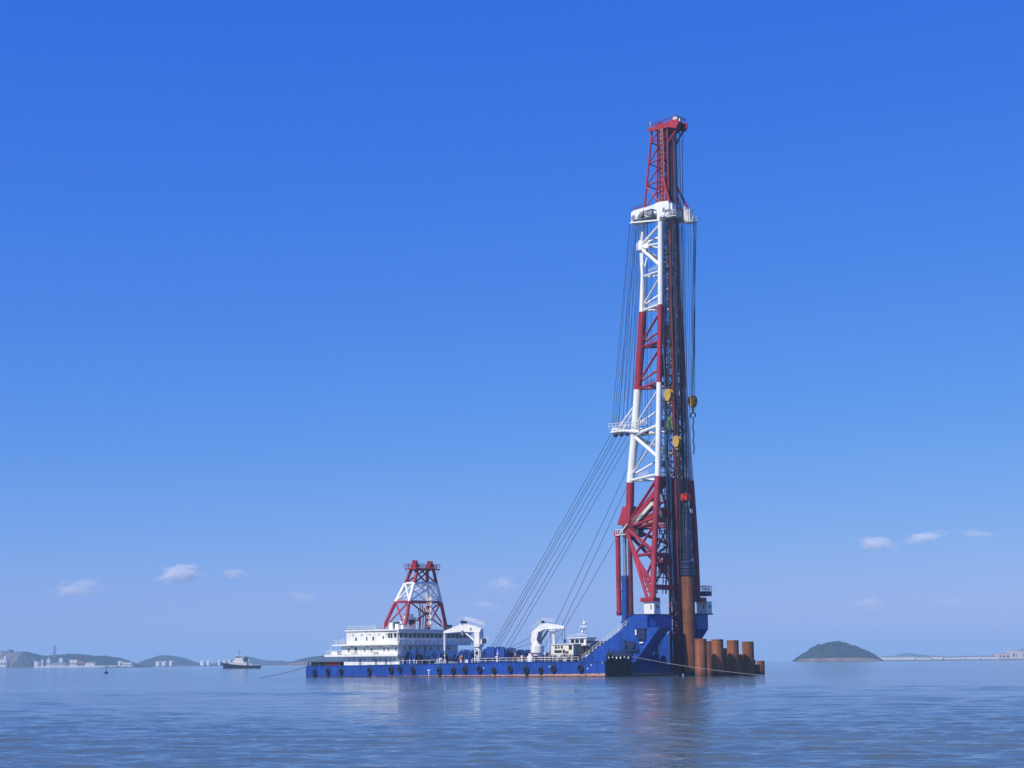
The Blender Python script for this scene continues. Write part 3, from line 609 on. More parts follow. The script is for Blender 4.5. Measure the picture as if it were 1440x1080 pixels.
for za, zb in ((40.2,46.4),(46.4,69),(69,88.1),(88.1,110)):
    zs = [za]+[s_[0] for s_ in SR if za+.5 < s_[0] < zb-.5]+[zb]; t = MB()
    for a, b_ in zip(zs[:-1], zs[1:]): t.tube(Rr(a),Rr(b_),.98 if za < 88 else (.9 if b_ < 98 else .5), .98 if za < 88 else (.5 if b_>=97 else .9),n=18)
    if za > 87: t.lathe([(.5,102.9),(1.15,103.6),(1.15,105.4),(.5,106.2)],(Rr(104.6).x,YC,0),n=12)
    t.out('rear_leg', zcol(za), tw, smooth=True)
def brace(a, b_, r, m_, nm='brace'): return MB().tube(a,b_,r,n=8).out(nm, m_, tw, smooth=True)
for sg in (-1, 1):
    # (rear z, front z, radius)
    for zr, zn, r in ((46.9,46.9,.33),(48.0,56.6,.24),(57.6,51.0,.42),(60.2,67.6,.22),(69.2,69.2,.33),(70.6,77.4,.27),(79.4,79.2,.33),(80.2,86.4,.27),
                      (88.5,88.3,.33),(89.6,95.2,.24),(97.0,96.6,.26),(104.2,97.8,.42),(104.6,103.4,.28),(105.0,108.2,.34),(57.8,58.8,.36)):
        if sg > 0 and (zr,zn) in ((48.0,56.6),): zn = 55.5
        brace(Rr(zr), Nn(zn,sg), r, zcol(min(zr,zn)), 'brace')
# front face frames: horizontals and K-braces between the two front legs
for z in (20.5,28.0,36.2,46.0,57.8,69.0,79.0,88.1,97,104):
    t = MB(); a = Nn(z,-1); b_ = Nn(z,1); t.beam(a,b_,.5,1.0 if z<47 else .6)
    t.out('crossbeam', zcol(z), tw)
for z0, z1 in ((20.5,28.0),(28.0,36.2),(46.4,57.8),(57.8,69),(69,79),(79,88.1),(88.1,97),(97,104)):
    for sg in (-1,1):
        brace(Nn(z0,sg), (113.2,YC+sg*1.7,z1), .24, zcol(z0+1), 'brace'); brace(Nn(z1,sg), (113.2,YC+sg*1.7,z0), .17, zcol(z0+1), 'brace'); 
for z0, z1 in ((36.2,46.0),):
    for sg in (-1,1): brace(Nn(z1,sg), (113.2,YC+sg*1.7,z0), .26, RED, 'brace')
t = MB(); a = Nn(46.0,-1); b_ = Nn(46.0,1)
t.prism([(a.y,46.4),(b_.y,46.4),(b_.y+.4,42.6),(YC+3.0,44.4),(YC-3.0,44.4),(a.y-.4,41.8)],112.9,113.2,'x'); t.out('gusset_plate', DRED, tw)
# lower trusses: knee to both pedestals
for sg in (-1, 1):
    zp = 17.0 if sg < 0 else 17.4
    so_ = 11.0 if sg < 0 else 7.3; F1 = Vector((114.9,YC+sg*so_,zp)); F2 = Vector((112.9,YC+sg*(so_-.2),zp)); K1 = Vector((99.5,YC+sg*1.2,34.6)); K2 = Vector((99.8,YC+sg*.6,33.2))
    brace(K1, F1, .45, RED, 'truss_chord'); brace(K2, F2, .42, RED, 'truss_chord')
    def KL(f_): return K1.lerp(F1, f_)
    def K2L(f_): return K2.lerp(F2, f_)
    brace(Vector((100.2,YC+sg*.7,35.6)), Nn(36.6,sg), .38, RED); brace(Vector((100.4,YC,35.0)), Nn(35.7,sg), .3, RED)
    brace(K1+Vector((.5,0,.3)), Nn(28.6,sg), .42, RED); brace(KL(.34), Nn(35.4,sg), .3, RED)
    brace(KL(.36), Nn(28.2,sg), .38, RED); brace(KL(.42), Nn(21.0,sg), .34, RED); brace(KL(.68), Nn(27.3,sg), .28, RED); brace(KL(.7), Nn(21.2,sg), .26, RED)
    for f_ in (.15,.3,.45,.6,.75,.9): brace(KL(f_), K2L(f_+.07), .13, RED)
    for f_ in (.22,.37,.52,.67,.82): brace(K2L(f_), KL(f_+.07), .13, RED)
    # long thin brace and heavy inclined box girder above the knee
    brace(Vector((99.4,YC+sg*.4,36.2)), Nn(46.0,sg), .36, RED)
    t = MB(); t.beam((100.6,YC+sg*.6,36.2),Nn(42.6,sg)+Vector((-.3,0,0)),.8,1.35); t.out('box_girder', RED, tw)
    t = MB(); t.beam((102.2,YC+sg*1.4,36.1),Nn(40.4,sg)+Vector((-1.2,0,-.4)),.5,.95)
    t.out('access_ladder', CREAM, tw)
    t = MB(); t.beam((102.4,YC+sg*1.4,35.4),Nn(39.6,sg)+Vector((-1.0,0,-.4)),.6,.3)
    for f_ in (.12,.3,.52): 
        p = Vector((102.2,YC+sg*1.4,36.1)).lerp(Nn(40.4,sg),f_); t.box(p.x-.3,p.x+.3,p.y-.36,p.y+.36,p.z-.4,p.z+.3)
    t.out('walkway', DARK, tw)
    MB().box(111.9,115.6,YC+sg*(so_+.2)-1.3,YC+sg*(so_+.2)+1.3,zp-.05,zp+.9).out('foot_plate', RED, tw)
# knee box
t = MB()
zt, zb = 40.6, 36.2
tp = [(98.6,YC-1.2),(101.0,YC-1.2),(101.0,YC+1.2),(98.6,YC+1.2)]; bt = [(97.0,YC-1.5),(100.6,YC-1.5),(100.6,YC+1.5),(97.0,YC+1.5)]
t.add([(x,y,zt) for x,y in tp]+[(x,y,zb) for x,y in bt], [(0,1,2,3),(4,5,6,7),(0,1,5,4),(1,2,6,5),(2,3,7,6),(3,0,4,7)]); t.out('knee_box', RED, tw)
MB().box(99.0,102.6,YC-1.8,YC+1.8,33.1,36.15).out('knee_block', DRED, tw)
t = MB(); t.box(96.9,99.9,YC-2.1,YC-.4,33.6,33.8); t.rail([(96.9,YC-2.1,33.8),(99.2,YC-2.1,33.8)],1.2,.9,.06); t.beam((98.2,YC-2.2,33.8),(100.6,YC-2.2,36.2),.12,.2); t.out('knee_platform', WHITE, tw)
t = MB(); t.rail([(102.2,YC-2.2,36.4),(107.6,YC-5.5,37.2)],1.1,.9,.06); t.rail([(102.6,YC-1.8,33.2),(104.4,YC-3,33.4)],1.1,.7,.05); t.out('railing', GREY, tw)
# luffing cylinders and guide tubes hanging from the knee
for sg in (0,):
    yy = YC; xo = -1.5
    MB().tube((99.6+xo,yy,34.5),(99.6+xo,yy,22),.48,n=14).out('cylinder_rod', STEEL, tw, smooth=True)
    t = MB(); t.tube((99.2+xo,yy,5.0),(99.6+xo,yy,23.6),.92,.88,n=18); t.lathe([(1.0,22.6),(1.02,23.8),(.7,24.0)],(99.6+xo,yy,0),n=18)
    for z in (8,11,12.6,15,17.5,20): t.box(98.1+xo,98.5+xo,yy-.3,yy+.3,z,z+.4)
    t.out('hydraulic_cylinder', BLUE, tw, smooth=True)
    t = MB(); t.tube((97.5+xo,yy,15.2),(97.5+xo,yy,34.6),.62,n=14); t.lathe([(.5,14.4),(.7,14.7),(.7,15.4)],(97.5+xo,yy,0),n=12); t.box(96.9+xo,98.2+xo,yy-.7,yy+.7,33.6,34.9); t.out('guide_tube', RED, tw, smooth=True)
    t = MB(); t.tube((101.2+xo,yy,15.2),(101.2+xo,yy,34),.55,n=14); t.lathe([(.35,14.3),(.6,14.6),(.6,15.2)],(101.2+xo,yy,0),n=12); t.out('guide_tube', DRED, tw, smooth=True)

# ---- leader (the vertical pile guide)
ld = empty('leader', (0,0,0)); ld.parent = tw
X0, X1, YA, YB = 112.4, 114.9, YC-1.55, YC+1.55
for y in (YA, YB):
    t = MB(); t.beam((X0,y,1.0),(X0,y,133),.45,.45); t.beam((X1,y,-1.0),(X1,y,133),.55,.55); t.out('chord', LEADM, ld)
t = MB(); z = 1.0; k_ = 0
while z < 131:
    z1 = z+2.6
    for y in (YA,YB):
        a, b_ = ((X0,y,z),(X1,y,z1)) if k_%2 else ((X1,y,z),(X0,y,z1))
        t.beam(a,b_,.22,.22); t.beam((X0,y,z),(X1,y,z),.22,.22)
    t.beam((X1,YA,z),(X1,YB,z),.22,.3); a, b_ = ((X1,YA,z),(X1,YB,z1)) if k_%2 else ((X1,YB,z),(X1,YA,z1)); t.beam(a,b_,.18,.18)
    t.beam((X0,YA,z),(X0,YB,z),.22,.22); z = z1; k_ += 1
t.out('lacing', LEADM, ld)
t = MB(); t.box(X0+.3,X1-.35,YA+.35,YB-.35,0.5,46); t.out('core_plate', LEADM, ld)
t = MB()
for y in (YC-.95, YC+.95): t.box(X1+.28,X1+.62,y-.16,y+.16,2,131)
t.out('guide_rail', NAVY, ld)
t = MB()   # caged access ladder up the leader side
for i in range(0,360): 
    z = 21+i*.31; t.box(113.2,113.9,YA-.62,YA-.56,z,z+.07)
for x in (113.2,113.9): t.box(x-.04,x+.04,YA-.64,YA-.54,20,132.6)
for i in range(0,95): z = 24+i*1.15; t.torus((113.55,YA-.9,z),.42,.035,'z',10,4)
t.out('caged_ladder', mat('ladder_galvanised', (.45,.47,.52), .5, .1, 1), ld)
# clutter on the front face: hoses and pipes running up both sides of the leader
HOSE = mat('bluish_hose', (.085,.07,.12), .5, .3, 1); PIPE = mat('grey_white_pipe', (.42,.44,.5), .45, .2, 1)
for i, dy in enumerate((-3.9,-3.2,-2.6,-2.1,2.2,2.7,3.3,4.0)):
    t = MB(); zs = [17+j*(92/14) for j in range(15)]
    f_ = 1.0 if abs(dy) > 2.3 else .8
    pts = [(113.9+.15*math.sin(i), YC+dy*f_*min(1,(ip(SN,z,1)-.5)/4.2)+.12*math.sin(z*.3+i), z) for z in zs]
    t.path(pts, .08 if i%2 else .12, n=6); t.out('hose' if i%2 else 'pipe', HOSE if i%2 else PIPE, tw)
for (z, y, sx_, sz_) in ((24,YC-5.4,1.6,2.2),(26.0,YC-3.8,1.6,2.0),(37,YC-3.6,1.4,1.8),(49,YC-3.5,1,1.2),(58.6,YC-3.3,1.2,1.6),(62,YC+2.6,1,1.4),(71,YC-2.6,1.2,1.8),(80,YC-2.6,1.6,3.2),(97.5,YC-2.0,1,1.4),(101,YC-1.9,.8,1.2),(52,YC+3.2,1,1.6),(33,YC+4.2,1.4,2)):
    t = MB(); t.box(112.6,112.6+sx_,y-.6,y+.6,z,z+sz_); t.box(112.4,114.6,y-1.0,y+1.0,z-.12,z); t.rail([(114.6,y-1,z),(114.6,y+1,z)],1.0,.7,.04); t.out('work_platform', DRED if z < 47 or 69<z<88 else GREY, tw)

# ---- working platform (rear arm) at z about 58-60 carrying the wire guides
t = MB(); AT = Vector((96.0,YC,59.6))
for sg in (-1,1): t.tube(AT+Vector((.4,sg*.6,0)), (104.6,YC+sg*1.3,58.3), .42, n=10); t.tube((104.4,YC+sg*1.3,58.3), Nn(58.5,sg), .36, n=10)
for i in range(8):
    f_ = i/7; x = 95.4+9.2*f_; t.beam((x,YC-.6-.7*f_,59.6-1.2*f_),(x,YC+.6+.7*f_,59.6-1.2*f_),.2,.25)
t.box(95.0,105,YC-1.2,YC+1.2,59.0,59.25); ar = t.out('guide_arm', WHITE2, tw)
t = MB(); t.prism([(95.2,59.3),(96.2,58.9),(98.2,58.9),(98.2,59.9),(96.2,60.4),(95.3,60.1)],YC-.9,YC+.9); t.lathe([(.5,-1.0),(.62,-.9),(.62,.9),(.5,1.0)],(95.8,YC,59.6),'y',14); t.out('sheave_box', WHITE2, tw)
t = MB(); t.rail([(95.2,YC-1.8,59.8),(104,YC-2.1,59.4),(108.6,YC-4.2,59.5)],1.4,1.1,.06); t.rail([(95.2,YC+1.8,59.8),(104,YC+2.1,59.4),(108.6,YC+4.2,59.5)],1.4,1.1,.06); t.out('railing', WHITE, tw)
for sg in (-1,1): brace((97.6,YC+sg*1.0,60.0), Rr(65.5)+Vector((0,sg*.5,0)), .2, WHITE2); brace((101.5,YC+sg*.8,59.6), Rr(66.0)+Vector((-.3,sg*.5,0)), .12, WHITE2)
for i, x in enumerate((96.6,98.4,100.2,104.8,106.4)): MB().lathe([(.34,-.5),(.5,-.4),(.5,.4),(.34,.5)],(x,YC-1.0-.3*(x>103),58.3),'y',12).out('guide_sheave', DARK, tw)
t = MB(); t.rail([(103.8,YC-1.5,47.2),(108.5,YC-4.0,47.4)],1.0,.9,.06); t.rail([(102.5,YC+1.5,47.2),(109.5,YC+5,47.4)],1.0,.9,.06); t.out('railing', WHITE, tw)
for z in (69.4,79.6,88.6,97.3):
    t = MB(); a = Rr(z).lerp(Nn(z,-1),.35); b_ = Rr(z).lerp(Nn(z,-1),.8); t.rail([a,b_],.9,.8,.05); t.box(min(a.x,b_.x),max(a.x,b_.x),YC-.9,YC+.9,z-.05,z+.03); t.out('railing', WHITE if zcol(z) is WHITE2 else DRED, tw)
t = MB(); t.box(107.2,108.8,YC-2.2,YC-1.2,103.4,104.6); t.box(106.2,106.6,YC-1.6,YC-1.2,99.5,102.6); t.beam((107.0,YC-1.4,99.0),(107.8,YC-1.4,101.2),.4,.3); t.out('equipment_box', WHITE2, tw)

# ---- crosshead
ch = empty('crosshead', (0,0,0)); ch.parent = tw
for sg in (-1,1):
    t = MB(); a = Vector((103.3,YC+sg*1.0,112.2)); b_ = Vector((114.6,YC+sg*3.6,112.2))
    t.prism([(.6,-1.2),(.6,.9),(1.6,1.2),(8.0,.9),(11.0,1.2),(13.2,.9),(13.8,.2),(14.8,.2),(14.8,-1.4),(13.4,-1.4),(13.0,-2.6),(10.8,-2.6),(10.2,-.6),(8.4,.1),(4,.2),(2.6,-1.2)], -.7, .7)
    o = t.out('side_girder', WHITE2, ch); o.location = (103.0,YC+sg*1.0,112.4 if sg<0 else 112.4); o.rotation_euler = (0,0,math.atan2(sg*2.7,11.6))
    for rr_, cc in ((.85,(117.4,4.0,110.2)),(.65,(115.6,4.2,111.2)),(.75,(104.4,1.7,111.7)),(.7,(110.6,3.4,111.4)),(.55,(107.4,2.7,111.9))):
        t = MB(); t.lathe([(rr_*.8,-.5),(rr_,-.4),(rr_,.4),(rr_*.8,.5)],(cc[0],YC+sg*cc[1],cc[2]),'y',16); t.out('sheave', GREY, ch)
    t = MB(); t.box(114.6,117.8,YC+sg*3.6-.85,YC+sg*3.6+.85,109.6,112.4); t.box(115.2,116.6,YC+sg*3.6-.9,YC+sg*3.6+.9,112.4,113.3); t.out('head_box', WHITE2, ch)
    t = MB(); t.box(116.0,118.9,YC+sg*3.6-1.0,YC+sg*3.6+1.0,109.2,109.35); t.rail([(118.9,YC+sg*3.6-1,109.35),(118.9,YC+sg*3.6+1,109.35)],1.3,1,.06); t.rail([(116.2,YC+sg*4.6,109.35),(118.9,YC+sg*4.6,109.35)],1.3,1,.06); t.out('platform', WHITE, ch)
t = MB(); t.box(112.6,114.2,YC-3.6,YC+3.6,109.4,112.6); t.box(102.9,105.4,YC-1.7,YC+1.7,110.6,110.9); t.box(103.0,103.6,YC-1.3,YC+1.3,110.9,113.4); t.out('cross_girder', WHITE2, ch)
MB().beam((104.2,YC-1.9,110.6),(113.4,YC-3.6,109.2),.4,.35).out('lower_flange', WHITE2, ch)
t = MB(); t.box(104.5,112.8,YC-2.5,YC+2.5,110.9,111.1); t.beam((104.8,YC-2.0,111.2),(112.5,YC-3.3,112.6),.2,.25); t.beam((104.8,YC-2.0,112.6),(112.5,YC-3.3,111.0),.2,.25); t.tube((105.6,YC-2,112),(105.6,YC+2,112),.5,n=10); t.tube((108.8,YC-3,112),(108.8,YC+3,112),.6,n=10); t.out('inner_deck', GREY, ch)
t = MB(); t.rail([(103.2,YC-1.3,113.5),(105,YC-1.6,113.5),(107.4,YC-2.2,113.5)],1.1,.8,.06); t.rail([(103.2,YC+1.3,113.5),(105,YC+1.6,113.5)],1.1,.8,.06); t.out('railing', DRED, ch)

# ---- top mast
tm = empty('top_mast', (0,0,0)); tm.parent = tw
def TN(z,sg): f_=(z-113)/(134-113); return Vector((113.4+.2*f_,YC+sg*(2.3-.3*f_),z))
def TR(z,sg): f_=(z-113)/(134-113); return Vector((108.1+1.9*f_,YC+sg*(2.66-1.5*f_),z))
for sg in (-1,1):
    MB().tube(TN(112,sg),TN(134,sg),.34,n=10).out('mast_leg', RED, tm, smooth=True)
    MB().tube(TR(112,sg),TR(134,sg),.27,n=10).out('mast_leg', RED, tm, smooth=True)
    zz = [113.2,119.0,124.6,130.0,133.8]
    for i,(a,b_) in enumerate(zip(zz[:-1],zz[1:])):
        for q0,q1 in ((TR(a,sg),TN(b_-.4,sg)),(TR(b_,sg),TN(b_+.6,sg))): MB().tube(q0,q1,.17,n=6).out('brace', RED, tm, smooth=True)
        if sg > 0 or i == 0: MB().tube(TN(a,sg),TR(b_-.3,sg),.15,n=6).out('brace', RED, tm, smooth=True)
    MB().tube(TN(120.2,sg)+Vector((.2,0,0)),(116.6,YC+sg*3.9,113.0),.28,n=8).out('strut', RED, tm, smooth=True)
    MB().tube(TN(119.0,sg)+Vector((.4,0,0)),(115.2,YC+sg*3.0,112.6),.2,n=8).out('strut', RED, tm, smooth=True)
    MB().tube((114.6,YC+sg*1.6,128.4),(118.2,YC+sg*1.2,132.8),.26,n=8).out('strut', RED if sg<0 else DRED, tm, smooth=True)
    t = MB(); t.prism([(109.4,132.7),(109.4,133.6),(117.0,134.2),(118.3,134.0),(118.6,133.0),(117.6,131.8),(115.6,132.6)],YC+sg*1.9-.18,YC+sg*1.9+.18); t.out('top_girder', RED, tm)
for i,z in enumerate((119.0,124.6,130.0)):
    MB().tube(TR(z,-1),TR(z,1),.16,n=6).out('brace', RED, tm); MB().tube(TN(z,-1),TN(z,1),.18,n=6).out('brace', RED, tm)
t = MB(); t.box(113.2,115.6,YC-.75,YC+.75,112.5,131.6); t.out('mast_column', RED, tm)
t = MB()
for i in range(42): t.box(115.6,115.66,YC-.5,YC+.5,112.8+i*.44,112.95+i*.44)
t.out('rack_teeth', WHITE, tm)
t = MB(); t.box(109.4,118.0,YC-1.7,YC+1.7,133.5,133.75); t.out('top_deck', RED, tm)
t = MB(); t.rail([(109.4,YC-1.9,133.9),(117.8,YC-1.9,134.4)],.8,1.0,.06); t.rail([(109.4,YC+1.9,133.9),(117.8,YC+1.9,134.4)],.8,1.0,.06); t.rail([(117.8,YC-1.9,134.4),(117.8,YC+1.9,134.4)],.8,1.0,.06); t.out('railing', DRED, tm)
t = MB(); t.torus((117.2,YC-.7,132.8),.75,.18,'y',18,6); t.torus((117.2,YC+.7,132.8),.75,.18,'y',18,6); t.tube((117.2,YC-1.7,132.8),(117.2,YC+1.7,132.8),.2,n=8); t.box(114.6,116.4,YC-1.2,YC+1.2,131.6,133.4); t.out('top_sheave', DRED, tm)
t = MB(); t.box(116.2,117.6,YC-1.2,YC-.5,134.2,135.2); t.out('lamp', WHITE, tm); MB().box(116.2,117.4,YC+.3,YC+1.2,134.2,135.0).out('lamp', WHITE, tm); MB().tube((109.7,YC-1.6,133.9),(109.7,YC-1.6,135.2),.12,n=6).out('antenna', WHITE, tm)

# ---- wire ropes
def wires(name, pts, r=.055, mat_=ROPE, sag=0):
    a, b_ = Vector(pts[0]), Vector(pts[1]); t = MB(); n = 1 if not sag else 10; P_ = []
    for i in range(n+1):
        f_ = i/n; p = a.lerp(b_, f_); p.z -= sag*4*f_*(1-f_); P_.append(p)
    t.path(P_, r, n=5); return t.out(name, mat_, barge)
# crosshead to guide arm
for i, (x0, x1) in enumerate(((102.5,95.2),(102.8,95.9),(103.5,97.3),(104.1,98.6),(104.6,99.8),(105.2,101.6))):
    for sg in (-.9,.9): wires('wire_rope', [(x0,YC+sg*1.5,110.4),(x1,YC+sg*.8,59.7)])
for i, (x0, x1) in enumerate(((106.4,104.4),(107.6,106.2))):
    for sg in (-.7,.7): wires('wire_rope', [(x0,YC+sg,110.4),(x1,YC+sg,58.6)], .06)
# guide arm to the deck winches
for a, b_ in (((95.2,YC-.5,59.2),(59.8,8.3,6.6)),((96.3,YC-.4,59.0),(60.1,8.8,6.4)),((96.7,YC+.2,59.0),(60.2,9.4,6.3)),((98.2,YC+.4,58.8),(60.6,9.9,6.2)),
              ((99.9,YC-.2,58.4),(62.9,9.3,5.6)),((101.3,YC+.2,58.4),(64.2,9.4,5.6)),
              ((104.8,YC-.4,58.2),(71.2,14.6,5.0)),((106.6,YC+.4,58.2),(73.6,14.6,5.0)),((100.6,YC+.6,40.8),(73.0,15.5,5.0))):
    wires('wire_rope', [a,b_], .06, sag=.35)
for a, b_ in (((74.2,8.6,9.8),(66.5,8.0,6.9)),((74.6,8.6,8.4),(67.5,8.4,6.6))): wires('wire_rope', [a,b_], .06)
# falls in front of the leader
for sg, ys in ((-1,(-3.1,-2.75,-2.4,-3.5,-4.1)),(1,(2.4,2.8,3.2,3.6,4.1))):
    for i, dy in enumerate(ys): wires('hoist_rope', [(115.9+.5*i,YC+dy,110),(116.0+.25*i,YC+dy*(1.0 if sg>0 else .8),66 if i>1 and sg>0 else 30)], .05)
for i, (x, dy, z0) in enumerate(((118.1,4.0,66.8),(118.6,4.4,67.2),(118.0,4.6,66.8),(118.8,3.6,67.2))): wires('hoist_rope', [(x,YC+dy,109.5),(116.4+(x-118.0)*.4,YC+4.0+.3*(i-1.5),z0-1)], .07)
for i, (x, z0) in enumerate(((117.9,25),(117.2,42),(118.0,113))): wires('hoist_rope', [(x,YC-.7+.7*i,132.2),(117.0,YC-.7+.7*i,z0)], .065)
for i in range(6): wires('hoist_rope', [(115.8+.3*i,YC-1.2+.45*i,130 if i%2 else 108),(115.9+.2*i,YC-1.0+.4*i,42.5)], .06)
# hoist ropes of the two near blocks
for i in range(3): wires('hoist_rope', [(116.6+.5*i,YC-4.0,109.4),(115.7+.2*i,YC-5.0,66.6)], .06)
for i in range(3): wires('hoist_rope', [(117.0+.4*i,YC-3.2,109.4),(116.6+.2*i,YC-3.3,55.8)], .06)
# dense bank of pipes and cable trays behind the leader face
for i in range(13):
    f_ = -1+2*i/12
    if abs(f_) < .28: continue
    zs = [19+j*(89/12) for j in range(13)]
    pts = [(112.7-.25*(i%3), YC+f_*(ip(SN,z,1)-.9), z) for z in zs]
    MB().path(pts, (.13,.2,.16)[i%3], n=6).out('riser_pipe', (PIPE,HOSE,GREY)[i%3], tw)
for sg in (-1,1):
    t = MB()
    for i in range(96):
        z = 20+i*.92; w_ = ip(SN,z,1)-.8; t.beam((112.9,YC+sg*1.9,z),(112.9,YC+sg*w_*(.75+.2*math.sin(i*2.3)),z),.1,.12+.1*(i%3==0))
    t.out('cable_tray', GREY, tw)
# far small platform with white railing outside the port bracket
t = MB(); t.box(112.2,114.8,24.6,27.2,18.8,19.9); t.out('side_platform', NAVY, barge)
t = MB(); t.rail([(112.2,24.6,19.9),(114.8,24.6,19.9),(114.8,27.2,19.9),(112.2,27.2,19.9)],1.3,1,.07,(1.0,.6,.3)); t.rail([(113.8,25.2,17.4),(113.8,26.2,17.4)],1.5,1,.07); t.box(112.2,114.8,24.6,27.2,21.1,21.2); t.out('side_railing', WHITE, barge)
# objects seen through the gap between brackets
t = MB(); t.box(103.42,103.5,13,20.5,5.0,5.7); t.out('grey_bulwark', GREY, barge)
MB().box(103.5,103.56,16.6,18.9,4.9,5.9).out('notice_panel', WHITE, barge)
t = MB(); t.tube((104.5,13,7.0),(104.5,18,6.6),.9,n=14); t.box(100.5,103,12.5,18.5,5.75,7.5); t.prism([(12,5.75),(19,5.75),(18,9.0),(16.5,9.0)],102.0,102.6,'x'); t.out('bow_machinery', BLUE, barge)
wires('stay', [(102.6,16.6,12.0),(103.0,19.4,6.5)], .2, RED)

# ================================================================= things hanging in the tower
def local_thing(name, label, cat, group=None):
    o = empty(name, P0, -TH); return tag(o, label, cat, group)
def hook_block(x, y, z, label, sc=1.0, chain=True, zend=None):
    o = empty('hook_block', wl(x,y,z), -TH); tag(o, label, 'hook block', 'yellow hook blocks hanging in the tower')
    t = MB()
    for s_ in (-.55,0,.55): t.prism([(-.9,1.5),(-.5,2.1),(.5,2.1),(.9,1.5),(1.0,.5),(.45,-.7),(-.45,-.7),(-1.0,.5)], s_-.09, s_+.09)
    t.box(-.35,.35,-.62,.62,1.5,1.9); t.box(-.4,.4,-.6,.6,-.6,-.1); t.out('cheek_plate', YELLOW, o)
    t = MB(); t.lathe([(.55,-.2),(.8,-.18),(.7,0),(.8,.18),(.55,.2)],(0,-.28,.9),'y',18); t.lathe([(.55,-.2),(.8,-.18),(.7,0),(.8,.18),(.55,.2)],(0,.28,.9),'y',18); t.out('sheave', DARK, o)
    t = MB(); t.lathe([(.3,-1.5),(.42,-1.3),(.42,-.8),(.3,-.7)],(0,0,0),n=12); t.out('swivel', YELLOW if chain else YELLOW, o)
    t = MB(); pts = [(0,0,-1.4),(0,0,-2.0)]+[(.75*math.sin(a),0,-2.7+.7*math.cos(a)) for a in [i*.45 for i in range(1,6)]]; t.path(pts,.17,n=8)
    pts = [(-p[0],p[1],p[2]) for p in pts]; t.path(pts,.17,n=8); t.out('hook', DARK, o)
    o.scale = (sc,sc,sc); return o
hook_block(115.9, YC-5.0, 65.0, 'yellow hook block with black sheaves hanging highest just right of the near white leg', 1.0)
hook_block(116.8, YC-3.3, 54.0, 'yellow hook block hanging lowest in front of the white tower section', .95)
hook_block(116.4, YC+4.0, 64.4, 'brass yellow hook block hanging outside the tower on its right side above a long chain', 1.0)
def chain(name, label, x, y, z0, z1, n):
    t = MB(); z = z0; i = 0
    while z > z1:
        t.torus((x+.12*math.sin(i*.7), y, z), .22, .07, 'y' if i%2 else 'x', 8, 5); z -= .36; i += 1
    o = t.out(name, DARK, None); o.location = P0; o.rotation_euler = (0,0,-TH); return tag(o, label, 'chain')
chain('sling_chain', 'dark chain sling dangling below the highest yellow hook block', 115.9, YC-5.0, 62.0, 58.0, 8)
chain('lifting_chain', 'long dark chain hanging from the hook outside the right of the tower', 116.4, YC+4.0, 61.2, 52.5, 20)
chain('hammer_chain', 'dark chain hanging below the lowest yellow hook towards the hammer', 116.8, YC-3.2, 50.8, 44.5, 12)
t = MB()
for i in range(7): t.tube((115.9+.2*(i-3)*.6,YC-5.0,60.6),(115.9+.24*(i-3),YC-5.0+.08*i,57.6+.4*math.sin(i*2)),.09,n=6)
t.box(115.6,116.2,YC-5.2,YC-4.8,59.6,60.1); gs = t.out('webbing_sling', LIME, None); gs.location = P0; gs.rotation_euler = (0,0,-TH)
tag(gs, 'bright green bundle of lifting slings hanging under the highest hook block', 'sling')

# hammer
hm = local_thing('pile_hammer', 'tall navy pile hammer riding on the rusty pile inside the tower', 'pile hammer')
hx = 116.55
MB().lathe([(.95,26.6),(1.12,27.0),(1.12,33.6),(.98,33.8),(.98,38.6),(.9,39.0)],(hx,YC,0),n=22).out('ram_housing', NAVY, hm, smooth=True)
t = MB()
for i in range(16):
    z = 27.4+i*.72; t.torus((hx,YC,z),1.13 if z<33.6 else 1.0,.09,'z',22,6)
t.out('cooling_rib', mat('grey_blue_steel', (.07,.08,.13), .4, .1, 1), hm)
MB().lathe([(1.62,23.1),(1.7,23.3),(1.7,24.6),(1.45,24.8),(1.45,25.9),(1.6,26.0),(1.6,26.5),(1.1,26.9)],(hx,YC,0),n=24).out('drive_cap', NAVY, hm, smooth=True)
t = MB(); t.torus((hx,YC,25.0),1.66,.12,'z',24,6); t.torus((hx,YC,23.4),1.72,.1,'z',24,6); t.out('clamp_ring', DARK, hm)
t = MB()
for y in (-1.3,1.3): t.beam((hx+.2,YC+y,24),(hx+.2,YC+y,41.5),.16,.2)
for z in (27,30,33,36,39): t.beam((hx+.2,YC-1.3,z),(hx+.2,YC+1.3,z),.16,.16); t.box(hx-1.4,hx-1.0,YC-1.2,YC+1.2,z,z+.5)
t.out('guide_frame', DARK, hm)
MB().box(hx-.9,hx+.9,YC-.9,YC+.9,40.9,42.5).out('lifting_bracket', mat('signal_red_paint', (.6,.05,.03), .4, .1, 1), hm)
MB().box(hx+.6,hx+1.15,YC+.2,YC+1.0,37.9,38.9).out('label_plate', WHITE, hm)
t = MB()
for y in (-.5,.5): t.box(hx-.12,hx+.12,YC+y-.1,YC+y+.1,39.0,41.0)
t.out('link', DARK, hm)

